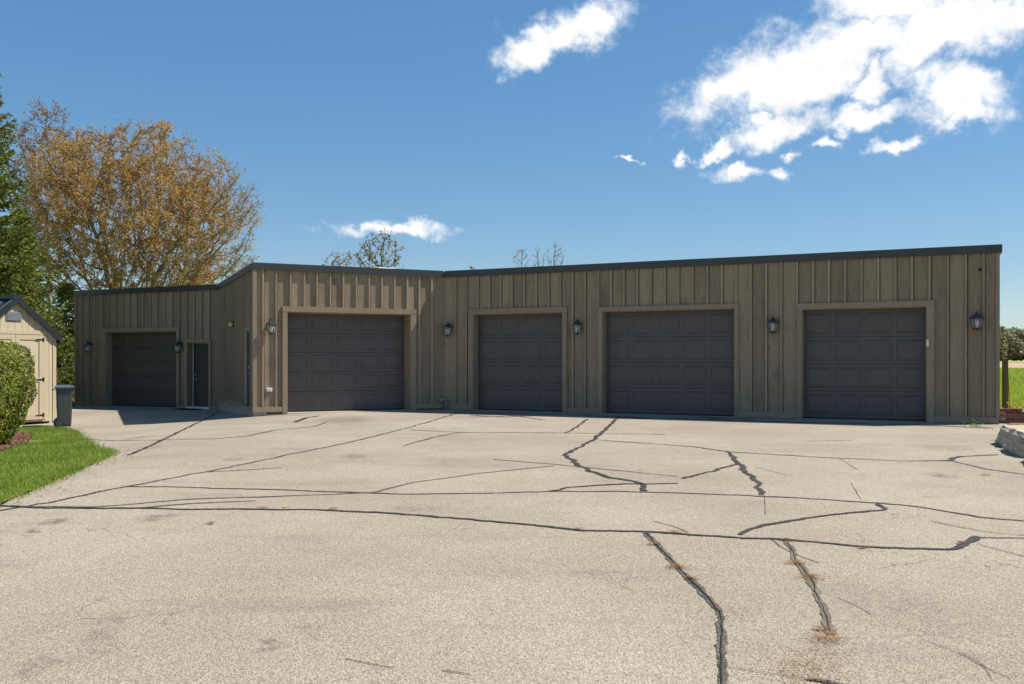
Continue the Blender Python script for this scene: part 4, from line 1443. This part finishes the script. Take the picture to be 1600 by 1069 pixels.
for sy in (-1, 1):
    bm = bmesh.new()
    add_lathe(bm, [(0.085, -0.03), (0.122, -0.028), (0.13, -0.012), (0.13, 0.012), (0.122, 0.028), (0.085, 0.03)], 20, (-0.13, sy * 0.255, 0.13), 'Y')
    wh = bm_obj('wheel', bm, MAT['rubber'], tb)
    bm = bmesh.new()
    add_lathe(bm, [(0.02, -0.036), (0.075, -0.034), (0.078, 0.0), (0.075, 0.034), (0.02, 0.036)], 16, (-0.13, sy * 0.255, 0.13), 'Y')
    bm_obj('hub', bm, MAT['bin'], wh)


# ------------------------------------------------------------------ foliage helpers
def leaf_quads(C_, size, rng, asp=0.6, flat=0.0, N_=None, fold=False):
    """a diamond-shaped leaf at every centre, random attitude"""
    n_ = len(C_)
    if N_ is None:
        N_ = rng.normal(0, 1, (n_, 3))
        N_[:, 2] += flat
    N_ = N_ / np.linalg.norm(N_, axis=1, keepdims=True)
    A = np.cross(N_, rng.normal(0, 1, (n_, 3)))
    A /= np.maximum(np.linalg.norm(A, axis=1, keepdims=True), 1e-6)
    B = np.cross(N_, A)
    s_ = size * rng.uniform(0.55, 1.35, (n_, 1))
    V = np.stack([C_ - A * s_, C_ + B * s_ * asp, C_ + A * s_, C_ - B * s_ * asp], 1).reshape(-1, 3)
    return V, np.arange(n_ * 4).reshape(-1, 4)


def tubes(segs, sides):
    """segs: array (n, 8): p0, p1, r0, r1"""
    n_ = len(segs)
    p0, p1, r0, r1 = segs[:, 0:3], segs[:, 3:6], segs[:, 6:7], segs[:, 7:8]
    d_ = p1 - p0
    d_ = d_ / np.maximum(np.linalg.norm(d_, axis=1, keepdims=True), 1e-6)
    ref = np.where(np.abs(d_[:, 2:3]) < 0.9, np.array([[0, 0, 1.0]]), np.array([[1.0, 0, 0]]))
    a = np.cross(d_, ref)
    a /= np.linalg.norm(a, axis=1, keepdims=True)
    b_ = np.cross(d_, a)
    V = np.zeros((n_, 2 * sides, 3))
    for k_ in range(sides):
        t_ = 2 * math.pi * k_ / sides
        o_ = a * math.cos(t_) + b_ * math.sin(t_)
        V[:, k_] = p0 + o_ * r0
        V[:, sides + k_] = p1 + o_ * r1
    base_ = np.arange(n_)[:, None, None] * 2 * sides
    k_ = np.arange(sides)
    q = np.stack([k_, (k_ + 1) % sides, sides + (k_ + 1) % sides, sides + k_], 1)[None]
    return V.reshape(-1, 3), (base_ + q).reshape(-1, 4)


def merge(parts):
    V, Fc, o_ = [], [], 0
    for v, f in parts:
        V.append(v)
        Fc.append(f + o_)
        o_ += len(v)
    return np.vstack(V), np.vstack(Fc)


def colonize(base, fork, att, step, di, dk, rng, iters=160, wig=0.18, up=0.0, stems=None):
    """space colonisation: grow branches through the attraction points"""
    pos, par = [], []
    if stems is None:
        stems = [fork]
    pos.append(np.array(base, float))
    par.append(-1)
    for f in stems:
        a, b_ = np.array(base, float), np.array(f, float)
        k_ = max(2, int(np.linalg.norm(b_ - a) / step))
        last = 0
        for j in range(1, k_ + 1):
            t_ = j / k_
            q_ = a + (b_ - a) * np.array([t_ ** 1.25, t_ ** 1.25, t_]) + rng.normal(0, 0.03, 3)
            pos.append(q_)
            par.append(last)
            last = len(pos) - 1
    P = np.array(pos)
    par = list(par)
    att = np.array(att)
    D = np.linalg.norm(att[:, None] - P[None], axis=2)
    ni, nd_ = D.argmin(1), D.min(1)
    for it in range(iters):
        act = nd_ < di
        if not act.any():
            break
        ids = ni[act]
        v = att[act] - P[ids]
        v /= np.maximum(np.linalg.norm(v, axis=1, keepdims=True), 1e-6)
        acc = np.zeros((len(P), 3))
        np.add.at(acc, ids, v)
        uq = np.unique(ids)
        dv = acc[uq]
        dv /= np.maximum(np.linalg.norm(dv, axis=1, keepdims=True), 1e-6)
        dv += rng.normal(0, wig, dv.shape)
        dv[:, 2] += up
        dv /= np.linalg.norm(dv, axis=1, keepdims=True)
        new = P[uq] + dv * step
        ok = np.linalg.norm(new[:, None] - P[None], axis=2).min(1) > 0.5 * step
        if not ok.any():
            break
        new, uq = new[ok], uq[ok]
        o_ = len(P)
        P = np.vstack([P, new])
        par += list(uq)
        D = np.linalg.norm(att[:, None] - new[None], axis=2)
        m_ = D.min(1)
        am = D.argmin(1)
        better = m_ < nd_
        nd_ = np.where(better, m_, nd_)
        ni = np.where(better, am + o_, ni)
        keep = nd_ > dk
        att, nd_, ni = att[keep], nd_[keep], ni[keep]
        if not len(att):
            break
    return P, np.array(par)


def radii(par, tip, power, rmax):
    n_ = len(par)
    r = np.zeros(n_)
    nchild = np.bincount(par[par >= 0], minlength=n_)
    for i in range(n_ - 1, -1, -1):
        if nchild[i] == 0:
            r[i] = tip ** power
        if par[i] >= 0:
            r[par[i]] += r[i]
    r = r ** (1 / power)
    return np.minimum(r, rmax), nchild


def broad_tree(name, label, cat, base, att, fork, step=0.35, di=3.0, dk=0.45, seed=1, tip=0.011, power=2.3, rmax=0.35, bark='bark', leaf='mapleleaf',
               twigs=3, twig_len=0.45, leaves=5, leaf_size=0.06, group=None, leaf_prob=None, stems=None, up=0.03, wig=0.2):
    rng = np.random.default_rng(seed)
    P, par = colonize(base, fork, att, step, di, dk, rng, stems=stems, up=up, wig=wig)
    r, nch = radii(par, tip, power, rmax)
    root = thing(name, base, label, cat, group)
    ch = np.arange(1, len(P))
    segs = np.hstack([P[par[ch]], P[ch], np.minimum(r[par[ch]], r[ch] * 1.5)[:, None], r[ch][:, None]])
    big = r[ch] > 0.04
    parts = [tubes(segs[big], 7), tubes(segs[~big], 4)]
    fast_mesh('trunk', *merge(parts), MAT[bark], root)
    # twigs from the thin wood
    thin = np.where((r < tip * 2.6) & (np.arange(len(P)) > 0))[0]
    idx = np.repeat(thin, twigs)
    dirb = P[idx] - P[par[idx]]
    dirb /= np.maximum(np.linalg.norm(dirb, axis=1, keepdims=True), 1e-6)
    dv = dirb * 0.8 + rng.normal(0, 0.65, dirb.shape)
    dv[:, 2] += 0.25
    dv /= np.linalg.norm(dv, axis=1, keepdims=True)
    t_ = rng.random((len(idx), 1))
    q0 = P[par[idx]] + (P[idx] - P[par[idx]]) * t_
    ln = twig_len * rng.uniform(0.4, 1.2, (len(idx), 1))
    q1 = q0 + dv * ln
    bend = q0 + dv * ln * 0.5 + rng.normal(0, 0.05 * twig_len, q0.shape)
    tr_ = np.full((len(idx), 1), tip * 0.62)
    s1 = np.hstack([q0, bend, tr_, tr_ * 0.8])
    s2 = np.hstack([bend, q1, tr_ * 0.8, tr_ * 0.45])
    tag(fast_mesh('twigs', *tubes(np.vstack([s1, s2]), 3), MAT[bark], root), kind='stuff')
    if leaves:
        li = np.repeat(np.arange(len(q0)), leaves)
        tt = rng.uniform(0.25, 1.08, (len(li), 1))
        Cc = q0[li] + (q1 - q0)[li] * tt + rng.normal(0, twig_len * 0.13, (len(li), 3))
        if leaf_prob is not None:
            Cc = Cc[rng.random(len(Cc)) < leaf_prob(Cc)]
        fast_mesh('crown', *leaf_quads(Cc, leaf_size, rng, 0.7, 0.5), MAT[leaf], root)
    return root


def at(px, py, y):
    return np.array(((px - CX) / F * y, y, HC + (HY - py) * y / F))


def ell_points(c_, rad, n_, rng, shell=0.5, zmin=None):
    v = rng.normal(0, 1, (n_, 3))
    v /= np.linalg.norm(v, axis=1, keepdims=True)
    rr = rng.uniform(shell ** 3, 1, (n_, 1)) ** (1 / 3)
    p_ = c_ + v * rr * np.array(rad)
    return p_ if zmin is None else p_[p_[:, 2] > zmin]


# ------------------------------------------------------------------ the big maple behind the left wing
YM = 44.0
rng = np.random.default_rng(21)
att = np.vstack([ell_points(at(205, 345, YM), (5.3, 4.6, 4.4), 2300, rng, 0.25),
                 ell_points(at(140, 370, YM), (3.6, 3.6, 4.0), 700, rng, 0.2),
                 ell_points(at(145, 275, YM), (3.2, 3.2, 2.3), 500, rng, 0.2),
                 ell_points(at(300, 425, YM), (3.0, 3.0, 1.2), 260, rng, 0.2),
                 ell_points(at(385, 345, YM), (0.8, 1.0, 1.0), 90, rng, 0.1),
                 ell_points(at(300, 370, YM), (3.2, 3.4, 3.4), 700, rng, 0.2),
                 ell_points(at(365, 325, YM), (1.45, 1.7, 1.6), 420, rng, 0.1),
                 ell_points(at(240, 235, YM), (2.2, 2.4, 1.5), 260, rng, 0.1),
                 ell_points(at(330, 275, YM), (1.6, 1.8, 1.2), 160, rng, 0.1)])
att = att[att[:, 2] > 3.4]
mb_ = at(205, 600, YM)
mb_[2] = -0.2
xr = at(335, 300, YM)[0]


def maple_prob(c_):
    k_ = np.clip((c_[:, 0] - (xr - 1.0)) / 2.2, 0, 1)
    m_ = np.array([mnoise.noise(Vector(q_) * 0.55) for q_ in c_])
    return np.clip((1.0 - 0.72 * k_) * (0.78 + 1.0 * m_), 0.06, 1.0)


stems = [at(150, 500, YM) + np.array((0, 0.8, 0)), at(185, 480, YM), at(225, 480, YM - 0.6), at(262, 500, YM + 0.5)]
broad_tree('maple_tree', 'big spreading maple in rusty orange young leaf behind the left wing of the garage', 'tree', mb_, att, None, 0.33, 3.2, 0.42, 21,
           tip=0.0125, power=2.25, rmax=0.30, bark='barkpale', twigs=5, twig_len=0.50, leaves=9, leaf_size=0.049, leaf_prob=maple_prob, stems=stems)

# reddish treetop further left, behind
YR = 52.0
rng = np.random.default_rng(5)
att = np.vstack([ell_points(at(75, 270, YR), (2.2, 2.6, 4.0), 520, rng, 0.2), ell_points(at(66, 190, YR), (0.8, 0.8, 1.5), 80, rng, 0.1)])
b_ = at(78, 600, YR)
b_[2] = -0.2
broad_tree('slender_tree', 'slender reddish tree rising between the spruce and the big maple', 'tree', b_, att, at(76, 420, YR), 0.4, 3.0, 0.5, 6,
           tip=0.012, twigs=4, twig_len=0.55, leaves=7, leaf_size=0.055, leaf='redleaf')


def small_tree(lab, blobs, y, seed, leaf, leaves, base_px, n_att, name='small_tree', step=0.4, bark='bark', tip=0.018, twigs=3, leaf_size=0.09, twig_len=0.5, prob=None, up=0.03, wig=0.2, group=None):
    rng = np.random.default_rng(seed)
    tot = sum(rx * ry for _, _, rx, ry in blobs)
    att = np.vstack([ell_points(at(px, py, y), (rx * y / F, 0.9 * rx * y / F, ry * y / F), max(20, int(n_att * rx * ry / tot)), rng, 0.15) for px, py, rx, ry in blobs])
    b_ = at(base_px, 600, y)
    b_[2] = -0.2
    low = max(q[1] + q[3] for q in blobs)
    return broad_tree(name, lab, 'tree', b_, att, at(base_px, min(low + 10, 520), y), step, 4.0, 0.5, seed, tip=tip, twigs=twigs, twig_len=twig_len, leaves=leaves,
                      leaf_size=leaf_size, leaf=leaf, bark=bark, leaf_prob=prob, up=up, wig=wig, group=group)


small_tree('bare grey tree peeping over the roof corner right of the maple', [(378, 425, 26, 34), (405, 430, 16, 26)], 62, 31, 'redleaf', 1, 380, 240, 'bare_tree')
small_tree('olive leaved tree standing tallest over the middle roof', [(592, 400, 38, 36), (610, 385, 18, 18), (568, 405, 20, 24), (632, 430, 18, 16)], 66, 32, 'oliveleaf', 4, 600, 520, 'olive_tree', prob=lambda c_: np.clip(0.55 + 0.9 * np.array([mnoise.noise(Vector(q_) * 0.5) for q_ in c_]), 0.05, 1))
small_tree('low sparse brownish tree left of the olive tree over the middle roof', [(530, 412, 24, 22), (545, 402, 12, 14), (515, 418, 12, 12)], 70, 33, 'redleaf', 2, 530, 220, 'sparse_tree')
small_tree('tiny twiggy treetop just above the inner roof corner', [(738, 422, 9, 14)], 70, 34, 'redleaf', 2, 738, 60, 'twiggy_tree', step=0.3)
small_tree('bare upright tree, left one of three bare tops over the long roof', [(815, 408, 17, 25)], 72, 35, 'redleaf', 0, 817, 200, 'bare_tree', up=0.25, twigs=2, wig=0.12, group='bare trees over the long roof')
small_tree('bare upright tree, middle one of three bare tops over the long roof', [(842, 405, 13, 26)], 72, 36, 'redleaf', 0, 841, 140, 'bare_tree', up=0.25, twigs=2, wig=0.12, group='bare trees over the long roof')
small_tree('bare upright tree, rightmost and tallest of three bare tops over the long roof', [(868, 402, 18, 27)], 72, 37, 'redleaf', 0, 864, 170, 'bare_tree', up=0.25, twigs=2, wig=0.12, group='bare trees over the long roof')


# ------------------------------------------------------------------ conifers
def conifer(name, label, base, height, slope, seed, mat, rmax=3.0, zlow=0.5, needle=0.075, dens=1.0, droop=0.25, whorl=0.26):
    rng = np.random.default_rng(seed)
    root = thing(name, base, label, 'tree')
    base = np.array(base)
    nseg = 14
    zs = np.linspace(0, height, nseg + 1)
    r0 = height * 0.016
    pts_ = np.stack([base[0] + rng.normal(0, 0.02, nseg + 1), base[1] + rng.normal(0, 0.02, nseg + 1), base[2] + zs], 1)
    rr = r0 * (1 - zs / height) + 0.012
    segs = [np.hstack([pts_[:-1], pts_[1:], rr[:-1, None], rr[1:, None]])]
    NC, ND = [], []
    z_ = zlow
    while z_ < height - 0.15:
        Lb = min(rmax, slope * (height - z_)) * rng.uniform(0.8, 1.1)
        nb_ = int(rng.integers(6, 10))
        a0 = rng.uniform(0, 6.28)
        for k_ in range(nb_):
            a_ = a0 + 2 * math.pi * k_ / nb_ + rng.normal(0, 0.2)
            l_ = max(0.18, Lb * rng.uniform(0.7, 1.15))
            dh = np.array((math.cos(a_), math.sin(a_), 0))
            lift = 0.25 * (z_ / height) - droop * (1 - z_ / height) + rng.normal(0, 0.08)
            n2_ = max(3, int(l_ / 0.16))
            tt = np.linspace(0, 1, n2_ + 1)
            br = base + np.array((0, 0, z_)) + dh[None] * (tt * l_)[:, None]
            br[:, 2] += lift * l_ * tt + 0.22 * l_ * tt ** 3 - 0.06 * np.sin(tt * 3.1) * l_
            rb_ = 0.012 + 0.02 * l_ / 3 * (1 - tt)
            segs.append(np.hstack([br[:-1], br[1:], rb_[:-1, None], rb_[1:, None]]))
            side = np.array((-dh[1], dh[0], 0))
            for j in range(1, n2_ + 1):
                bl = (0.14 + 0.42 * l_ * (1 - tt[j]) * 0.55) * rng.uniform(0.7, 1.2)
                bl = min(bl, 0.65)
                for sgn in (-1, 1):
                    dv = dh * 0.75 + side * sgn * 0.8 + np.array((0, 0, -0.28 + rng.normal(0, 0.18)))
                    dv /= np.linalg.norm(dv)
                    nn = max(3, int(bl / 0.036 * dens))
                    t2 = (np.arange(nn) + rng.random(nn)) / nn
                    pp_ = br[j] + dv[None] * (t2 * bl)[:, None] + rng.normal(0, 0.018, (nn, 3))
                    pp_[:, 2] -= 0.10 * bl * t2 ** 2
                    NC.append(pp_)
                    ND.append(np.repeat(dv[None], nn, 0))
                nn = max(2, int(4 * dens))
                NC.append(br[j] + rng.normal(0, 0.03, (nn, 3)))
                ND.append(np.repeat(dh[None], nn, 0))
        z_ += whorl * rng.uniform(0.75, 1.25)
    fast_mesh('trunk', *tubes(np.vstack(segs), 5), MAT['bark'], root)
    Cc, Dd = np.vstack(NC), np.vstack(ND)
    n_ = len(Cc)
    A = Dd + rng.normal(0, 0.55, (n_, 3))
    A[:, 2] += 0.1
    A /= np.linalg.norm(A, axis=1, keepdims=True)
    B = np.cross(A, rng.normal(0, 1, (n_, 3)))
    B /= np.maximum(np.linalg.norm(B, axis=1, keepdims=True), 1e-6)

    s_ = needle * rng.uniform(0.6, 1.3, (n_, 1))
    V = np.stack([Cc - A * s_ * 0.3, Cc + B * s_ * 0.17 + A * s_ * 0.2, Cc + A * s_, Cc - B * s_ * 0.17 + A * s_ * 0.2], 1).reshape(-1, 3)
    fast_mesh('crown', V, np.arange(n_ * 4).reshape(-1, 4), MAT[mat], root)
    return root


conifer('spruce_tree', 'tall dark spruce at the left edge behind the shed', (-17.2, 28.6, -0.25), 12.5, 0.30, 3, 'spruce', rmax=2.45, dens=1.9, needle=0.115, whorl=0.22)
conifer('spruce_tree', 'smaller bright green conifer between the shed roof and the left wing', (-16.9, 31.0, -0.25), 5.2, 0.36, 4, 'cedar', rmax=1.25, dens=2.0, needle=0.11, zlow=0.25, droop=0.1, whorl=0.18)
conifer('spruce_tree', 'middle sized dark conifer half hidden behind the bright green one', (-20.0, 36.5, -0.25), 7.8, 0.36, 5, 'spruce', rmax=2.4, dens=1.5, needle=0.13, zlow=0.3, whorl=0.22)
conifer('spruce_tree', 'low yellowish conifer at the back beside the left end of the garage', (-19.9, 40.0, -0.25), 5.3, 0.50, 6, 'cedar', rmax=2.0, dens=1.5, needle=0.13, zlow=0.2, droop=0.05, whorl=0.2)

# ------------------------------------------------------------------ clipped shrub
rng = np.random.default_rng(77)
hx, hy = (-53 - CX) / F * 16.2, 16.2
hz = float(gz(hx, hy))
hd = thing('clipped_shrub', (hx, hy, hz), 'rounded clipped evergreen shrub in front of the beige shed', 'shrub')
n_ = 60000
v = rng.normal(0, 1, (n_, 3))
v /= np.linalg.norm(v, axis=1, keepdims=True)
ex = 5.2
sup = (np.abs(v[:, 0]) ** ex + np.abs(v[:, 1]) ** ex + np.abs(v[:, 2]) ** ex) ** (-1 / ex)
dirs = v * sup[:, None]
shr = np.where(dirs[:, 2] < 0, 1 + 0.30 * dirs[:, 2] ** 1.0, 1.0)          # narrower towards the foot
bump = np.array([mnoise.noise(Vector(q) * 3.5) * 0.055 + mnoise.noise(Vector(q) * 9.0) * 0.045 for q in dirs])
sc_ = (1 + bump - np.abs(rng.normal(0, 0.035, n_)))[:, None]
RX, RY, RZ = 0.90, 0.95, 0.98
pc = dirs * sc_ * np.array((RX, RY, RZ)) * np.stack([shr, shr, np.ones(n_)], 1)
pc += np.array((hx, hy, hz + 1.0))
nrm = v + rng.normal(0, 0.7, (n_, 3))
V, Fc = leaf_quads(pc, 0.026, rng, 0.42, N_=nrm)
fast_mesh('foliage', V, Fc, MAT['yew'], hd)
bm = bmesh.new()
bmesh.ops.create_icosphere(bm, subdivisions=4, radius=1.0)
for q in bm.verts:
    d_ = q.co.normalized()
    s_ = (abs(d_.x) ** ex + abs(d_.y) ** ex + abs(d_.z) ** ex) ** (-1 / ex) * 0.87
    d_ = d_ * s_
    k_ = 1 + 0.30 * d_.z if d_.z < 0 else 1
    q.co = Vector((d_.x * RX * k_, d_.y * RY * k_, d_.z * RZ + 1.0))
bm_obj('inner_twigs', bm, MAT['core'], hd)
bm = bmesh.new()
for k_ in range(6):
    a_ = k_ * 1.05
    add_tube(bm, [(0.12 * math.cos(a_), 0.12 * math.sin(a_), -0.05), (0.35 * math.cos(a_), 0.35 * math.sin(a_), 0.5)], [0.03, 0.015], 6)
bm_obj('stem', bm, MAT['bark'], hd)

# ------------------------------------------------------------------ right end: stones, brick edging, post
def stone(loc, size, rz, seed, label):
    bm = bmesh.new()
    bmesh.ops.create_cube(bm, size=1.0)
    bmesh.ops.subdivide_edges(bm, edges=list(bm.edges), cuts=11, use_grid_fill=True)
    sx, sy, sz = size
    for q in bm.verts:
        c_ = q.co.copy()
        rr = Vector((c_.x * sx, c_.y * sy, c_.z * sz))
        # chipped arrises and ledges
        e_ = sum(1 for t_ in (abs(c_.x), abs(c_.y), abs(c_.z)) if t_ > 0.40)
        n1_ = mnoise.noise(rr * 2.2 + Vector((seed, 0, 0)))
        n2_ = mnoise.noise(rr * 6.0 + Vector((0, seed, 0)))
        led = math.floor((c_.z + 0.5) * 3.2 + 0.6 * n1_) / 3.2
        k_ = 1 - 0.13 * (led if led > 0 else 0) + 0.10 * n1_ + 0.05 * n2_ - (0.05 * (e_ - 1) if e_ > 1 else 0)
        top = 0.02 * n1_ + 0.012 * n2_ - (0.07 if c_.z > 0.3 and c_.y > 0.12 + 0.1 * n1_ else 0.0) if c_.z > 0.3 else 0.0
        k_ *= 1.03 - 0.09 * (c_.z + 0.5)
        q.co = Vector((rr.x * k_, rr.y * k_, rr.z + top + sz * 0.5))
    o_ = bm_obj('stone_block', bm, MAT['stone'])
    o_.location, o_.rotation_euler = loc, (0, 0, rz)
    return tag(o_, label, 'stone block', 'limestone blocks edging the drive')


p0_, p1_ = Vector(gpt(1556, 691)[:2]), Vector(gpt(1606, 727)[:2])
sdv = (p1_ - p0_).normalized()
sn = Vector((-sdv.y, sdv.x))                      # away from the drive
if sn.x < 0:
    sn = -sn
ang = math.atan2(sdv.y, sdv.x)
c0 = p0_ + sdv * 0.62 + sn * 0.42
stone((c0.x, c0.y, -0.02), (1.25, 0.85, 0.33), ang, 3.1, 'pale limestone block farthest along the drive edge, nearest the garage corner')
c0 = p0_ + sdv * 1.98 + sn * 0.45
stone((c0.x, c0.y, -0.03), (1.38, 0.9, 0.37), ang + 0.06, 8.4, 'pale limestone block at the right edge, in front of the farthest block')
c0 = p0_ + sdv * 3.42 + sn * 0.52
stone((c0.x, c0.y, -0.03), (1.35, 0.9, 0.35), ang - 0.05, 5.7, 'pale limestone block nearest the camera along the drive edge')
c0 = p0_ + sdv * 0.45 + sn * 1.30
stone((c0.x, c0.y, -0.05), (1.1, 0.8, 0.34), ang + 0.15, 12.7, 'pale limestone block set back behind the farthest edging block')
# planting bed behind the stones
bp_ = [(Rr.x + 0.05, Rr.y - 0.2), (p0_.x + sn.x * 0.2, p0_.y + 0.2), (p1_.x + sn.x * 0.4, p1_.y), (14, 11.5), (22, 15.5), (14.5, 20.0), (Rr.x + 0.9, Rr.y + 0.9)]
sheet('planting_bed', bp_, 0.02, MAT['soil'], 0.5, 0.05)

# low brick edging: running from the building corner to the right
bw0 = Vector(((1563 - CX) / F * 19.9, 19.9))
bdir = Vector((0.985, -0.17)).normalized()
ww = Wall(bw0, bdir)
bwall = thing('brick_wall', (bw0.x, bw0.y, 0), 'low dark red brick edging at the right end of the garage', 'brick wall')
ww.box('mortar', 0.0, 3.2, -0.10, -0.008, -0.05, 0.262, MAT['concrete'], bwall)
rnd = random.Random(5)
for r in range(4):
    off_ = 0.11 if r % 2 else 0.0
    for i in range(15):
        a = i * 0.216 - off_
        if a < -0.001 or a > 3.0:
            continue
        j = rnd.uniform(-0.006, 0.008)
        ww.box('brick', a + 0.006, a + 0.204, -0.095, j, 0.008 + r * 0.066, 0.008 + r * 0.066 + 0.055, MAT['brick'], bwall)
for i in range(27):
    a = i * 0.116
    j = rnd.uniform(-0.004, 0.008)
    if i in (4, 5, 13):
        continue
    ww.box('brick', a, a + 0.105, -0.20, 0.012 + j, 0.268, 0.322 + j, MAT['brick'], bwall)
ww.box('mortar', 0.0, 3.2, -0.19, -0.11, -0.05, 0.27, MAT['concrete'], bwall)

fp = (1570.5 - CX) / F * 23.5
post = thing('fence_post', (fp, 23.5, -0.05), 'weathered wooden post standing in the grass beyond the brick edging', 'post')
bm = bmesh.new()
add_box(bm, -0.058, 0.058, -0.058, 0.058, -0.2, 1.50)
bmesh.ops.bevel(bm, geom=list(bm.edges), offset=0.012, segments=2, affect='EDGES')
for q in bm.verts:
    if q.co.z > 1.3:
        q.co.z += 0.35 * q.co.x
bm_obj('upright', bm, MAT['post'], post)
bm = bmesh.new()
add_tube(bm, [(0.06, 0.03, 1.43), (0.36, 0.5, 0.95), (0.85, 1.3, 0.05)], 0.016, 6)
bm_obj('brace', bm, MAT['redrod'], post, True)


# weeds
def weed(loc, n_, size, seed, label, mat='grassblade'):
    rng = np.random.default_rng(seed)
    root = thing('weed', loc, label, 'weed')
    Cc = np.array(loc) + np.stack([rng.normal(0, size, n_), rng.normal(0, size, n_), np.abs(rng.normal(0, size * 0.6, n_)) + 0.02], 1)
    fast_mesh('leaves', *leaf_quads(Cc, size * 0.28, rng, 0.4, 1.2), MAT[mat], root)
    return root


w0 = gpt(1523, 668)
weed((w0[0], w0[1], 0.0), 70, 0.09, 3, 'small green weed in the gap under the right end wall')
w0 = gpt(1541, 672)
weed((w0[0], w0[1], 0.0), 35, 0.07, 4, 'tiny weed on the asphalt between the garage corner and the limestone')
q = ww.p + ww.d * 0.35
weed((q.x, q.y + 0.15, 0.30), 70, 0.10, 6, 'dry tuft growing on top of the brick edging', 'needle')

# ------------------------------------------------------------------ far wood beyond the field
rng = np.random.default_rng(99)
Cs = []
for i in range(400):
    x_ = rng.uniform(60, 900) if i < 220 else rng.uniform(290, 420)
    y_ = 610 + rng.uniform(-20, 60)
    h_ = rng.uniform(15, 25)
    r_ = rng.uniform(4, 8)
    n_ = 500 if 290 < x_ < 430 else 160
    cc = ell_points(np.array((x_, y_, h_ * 0.55)), (r_, r_, h_ * 0.48), n_, rng, 0.5)
    Cs.append(cc)
Cs = np.vstack(Cs)
Cs = Cs[Cs[:, 2] > 0]
V, Fc = leaf_quads(Cs, 1.1, rng, 0.7, 0.3)
tag(fast_mesh('far_wood', V, Fc, MAT['farleaf']), kind='stuff')
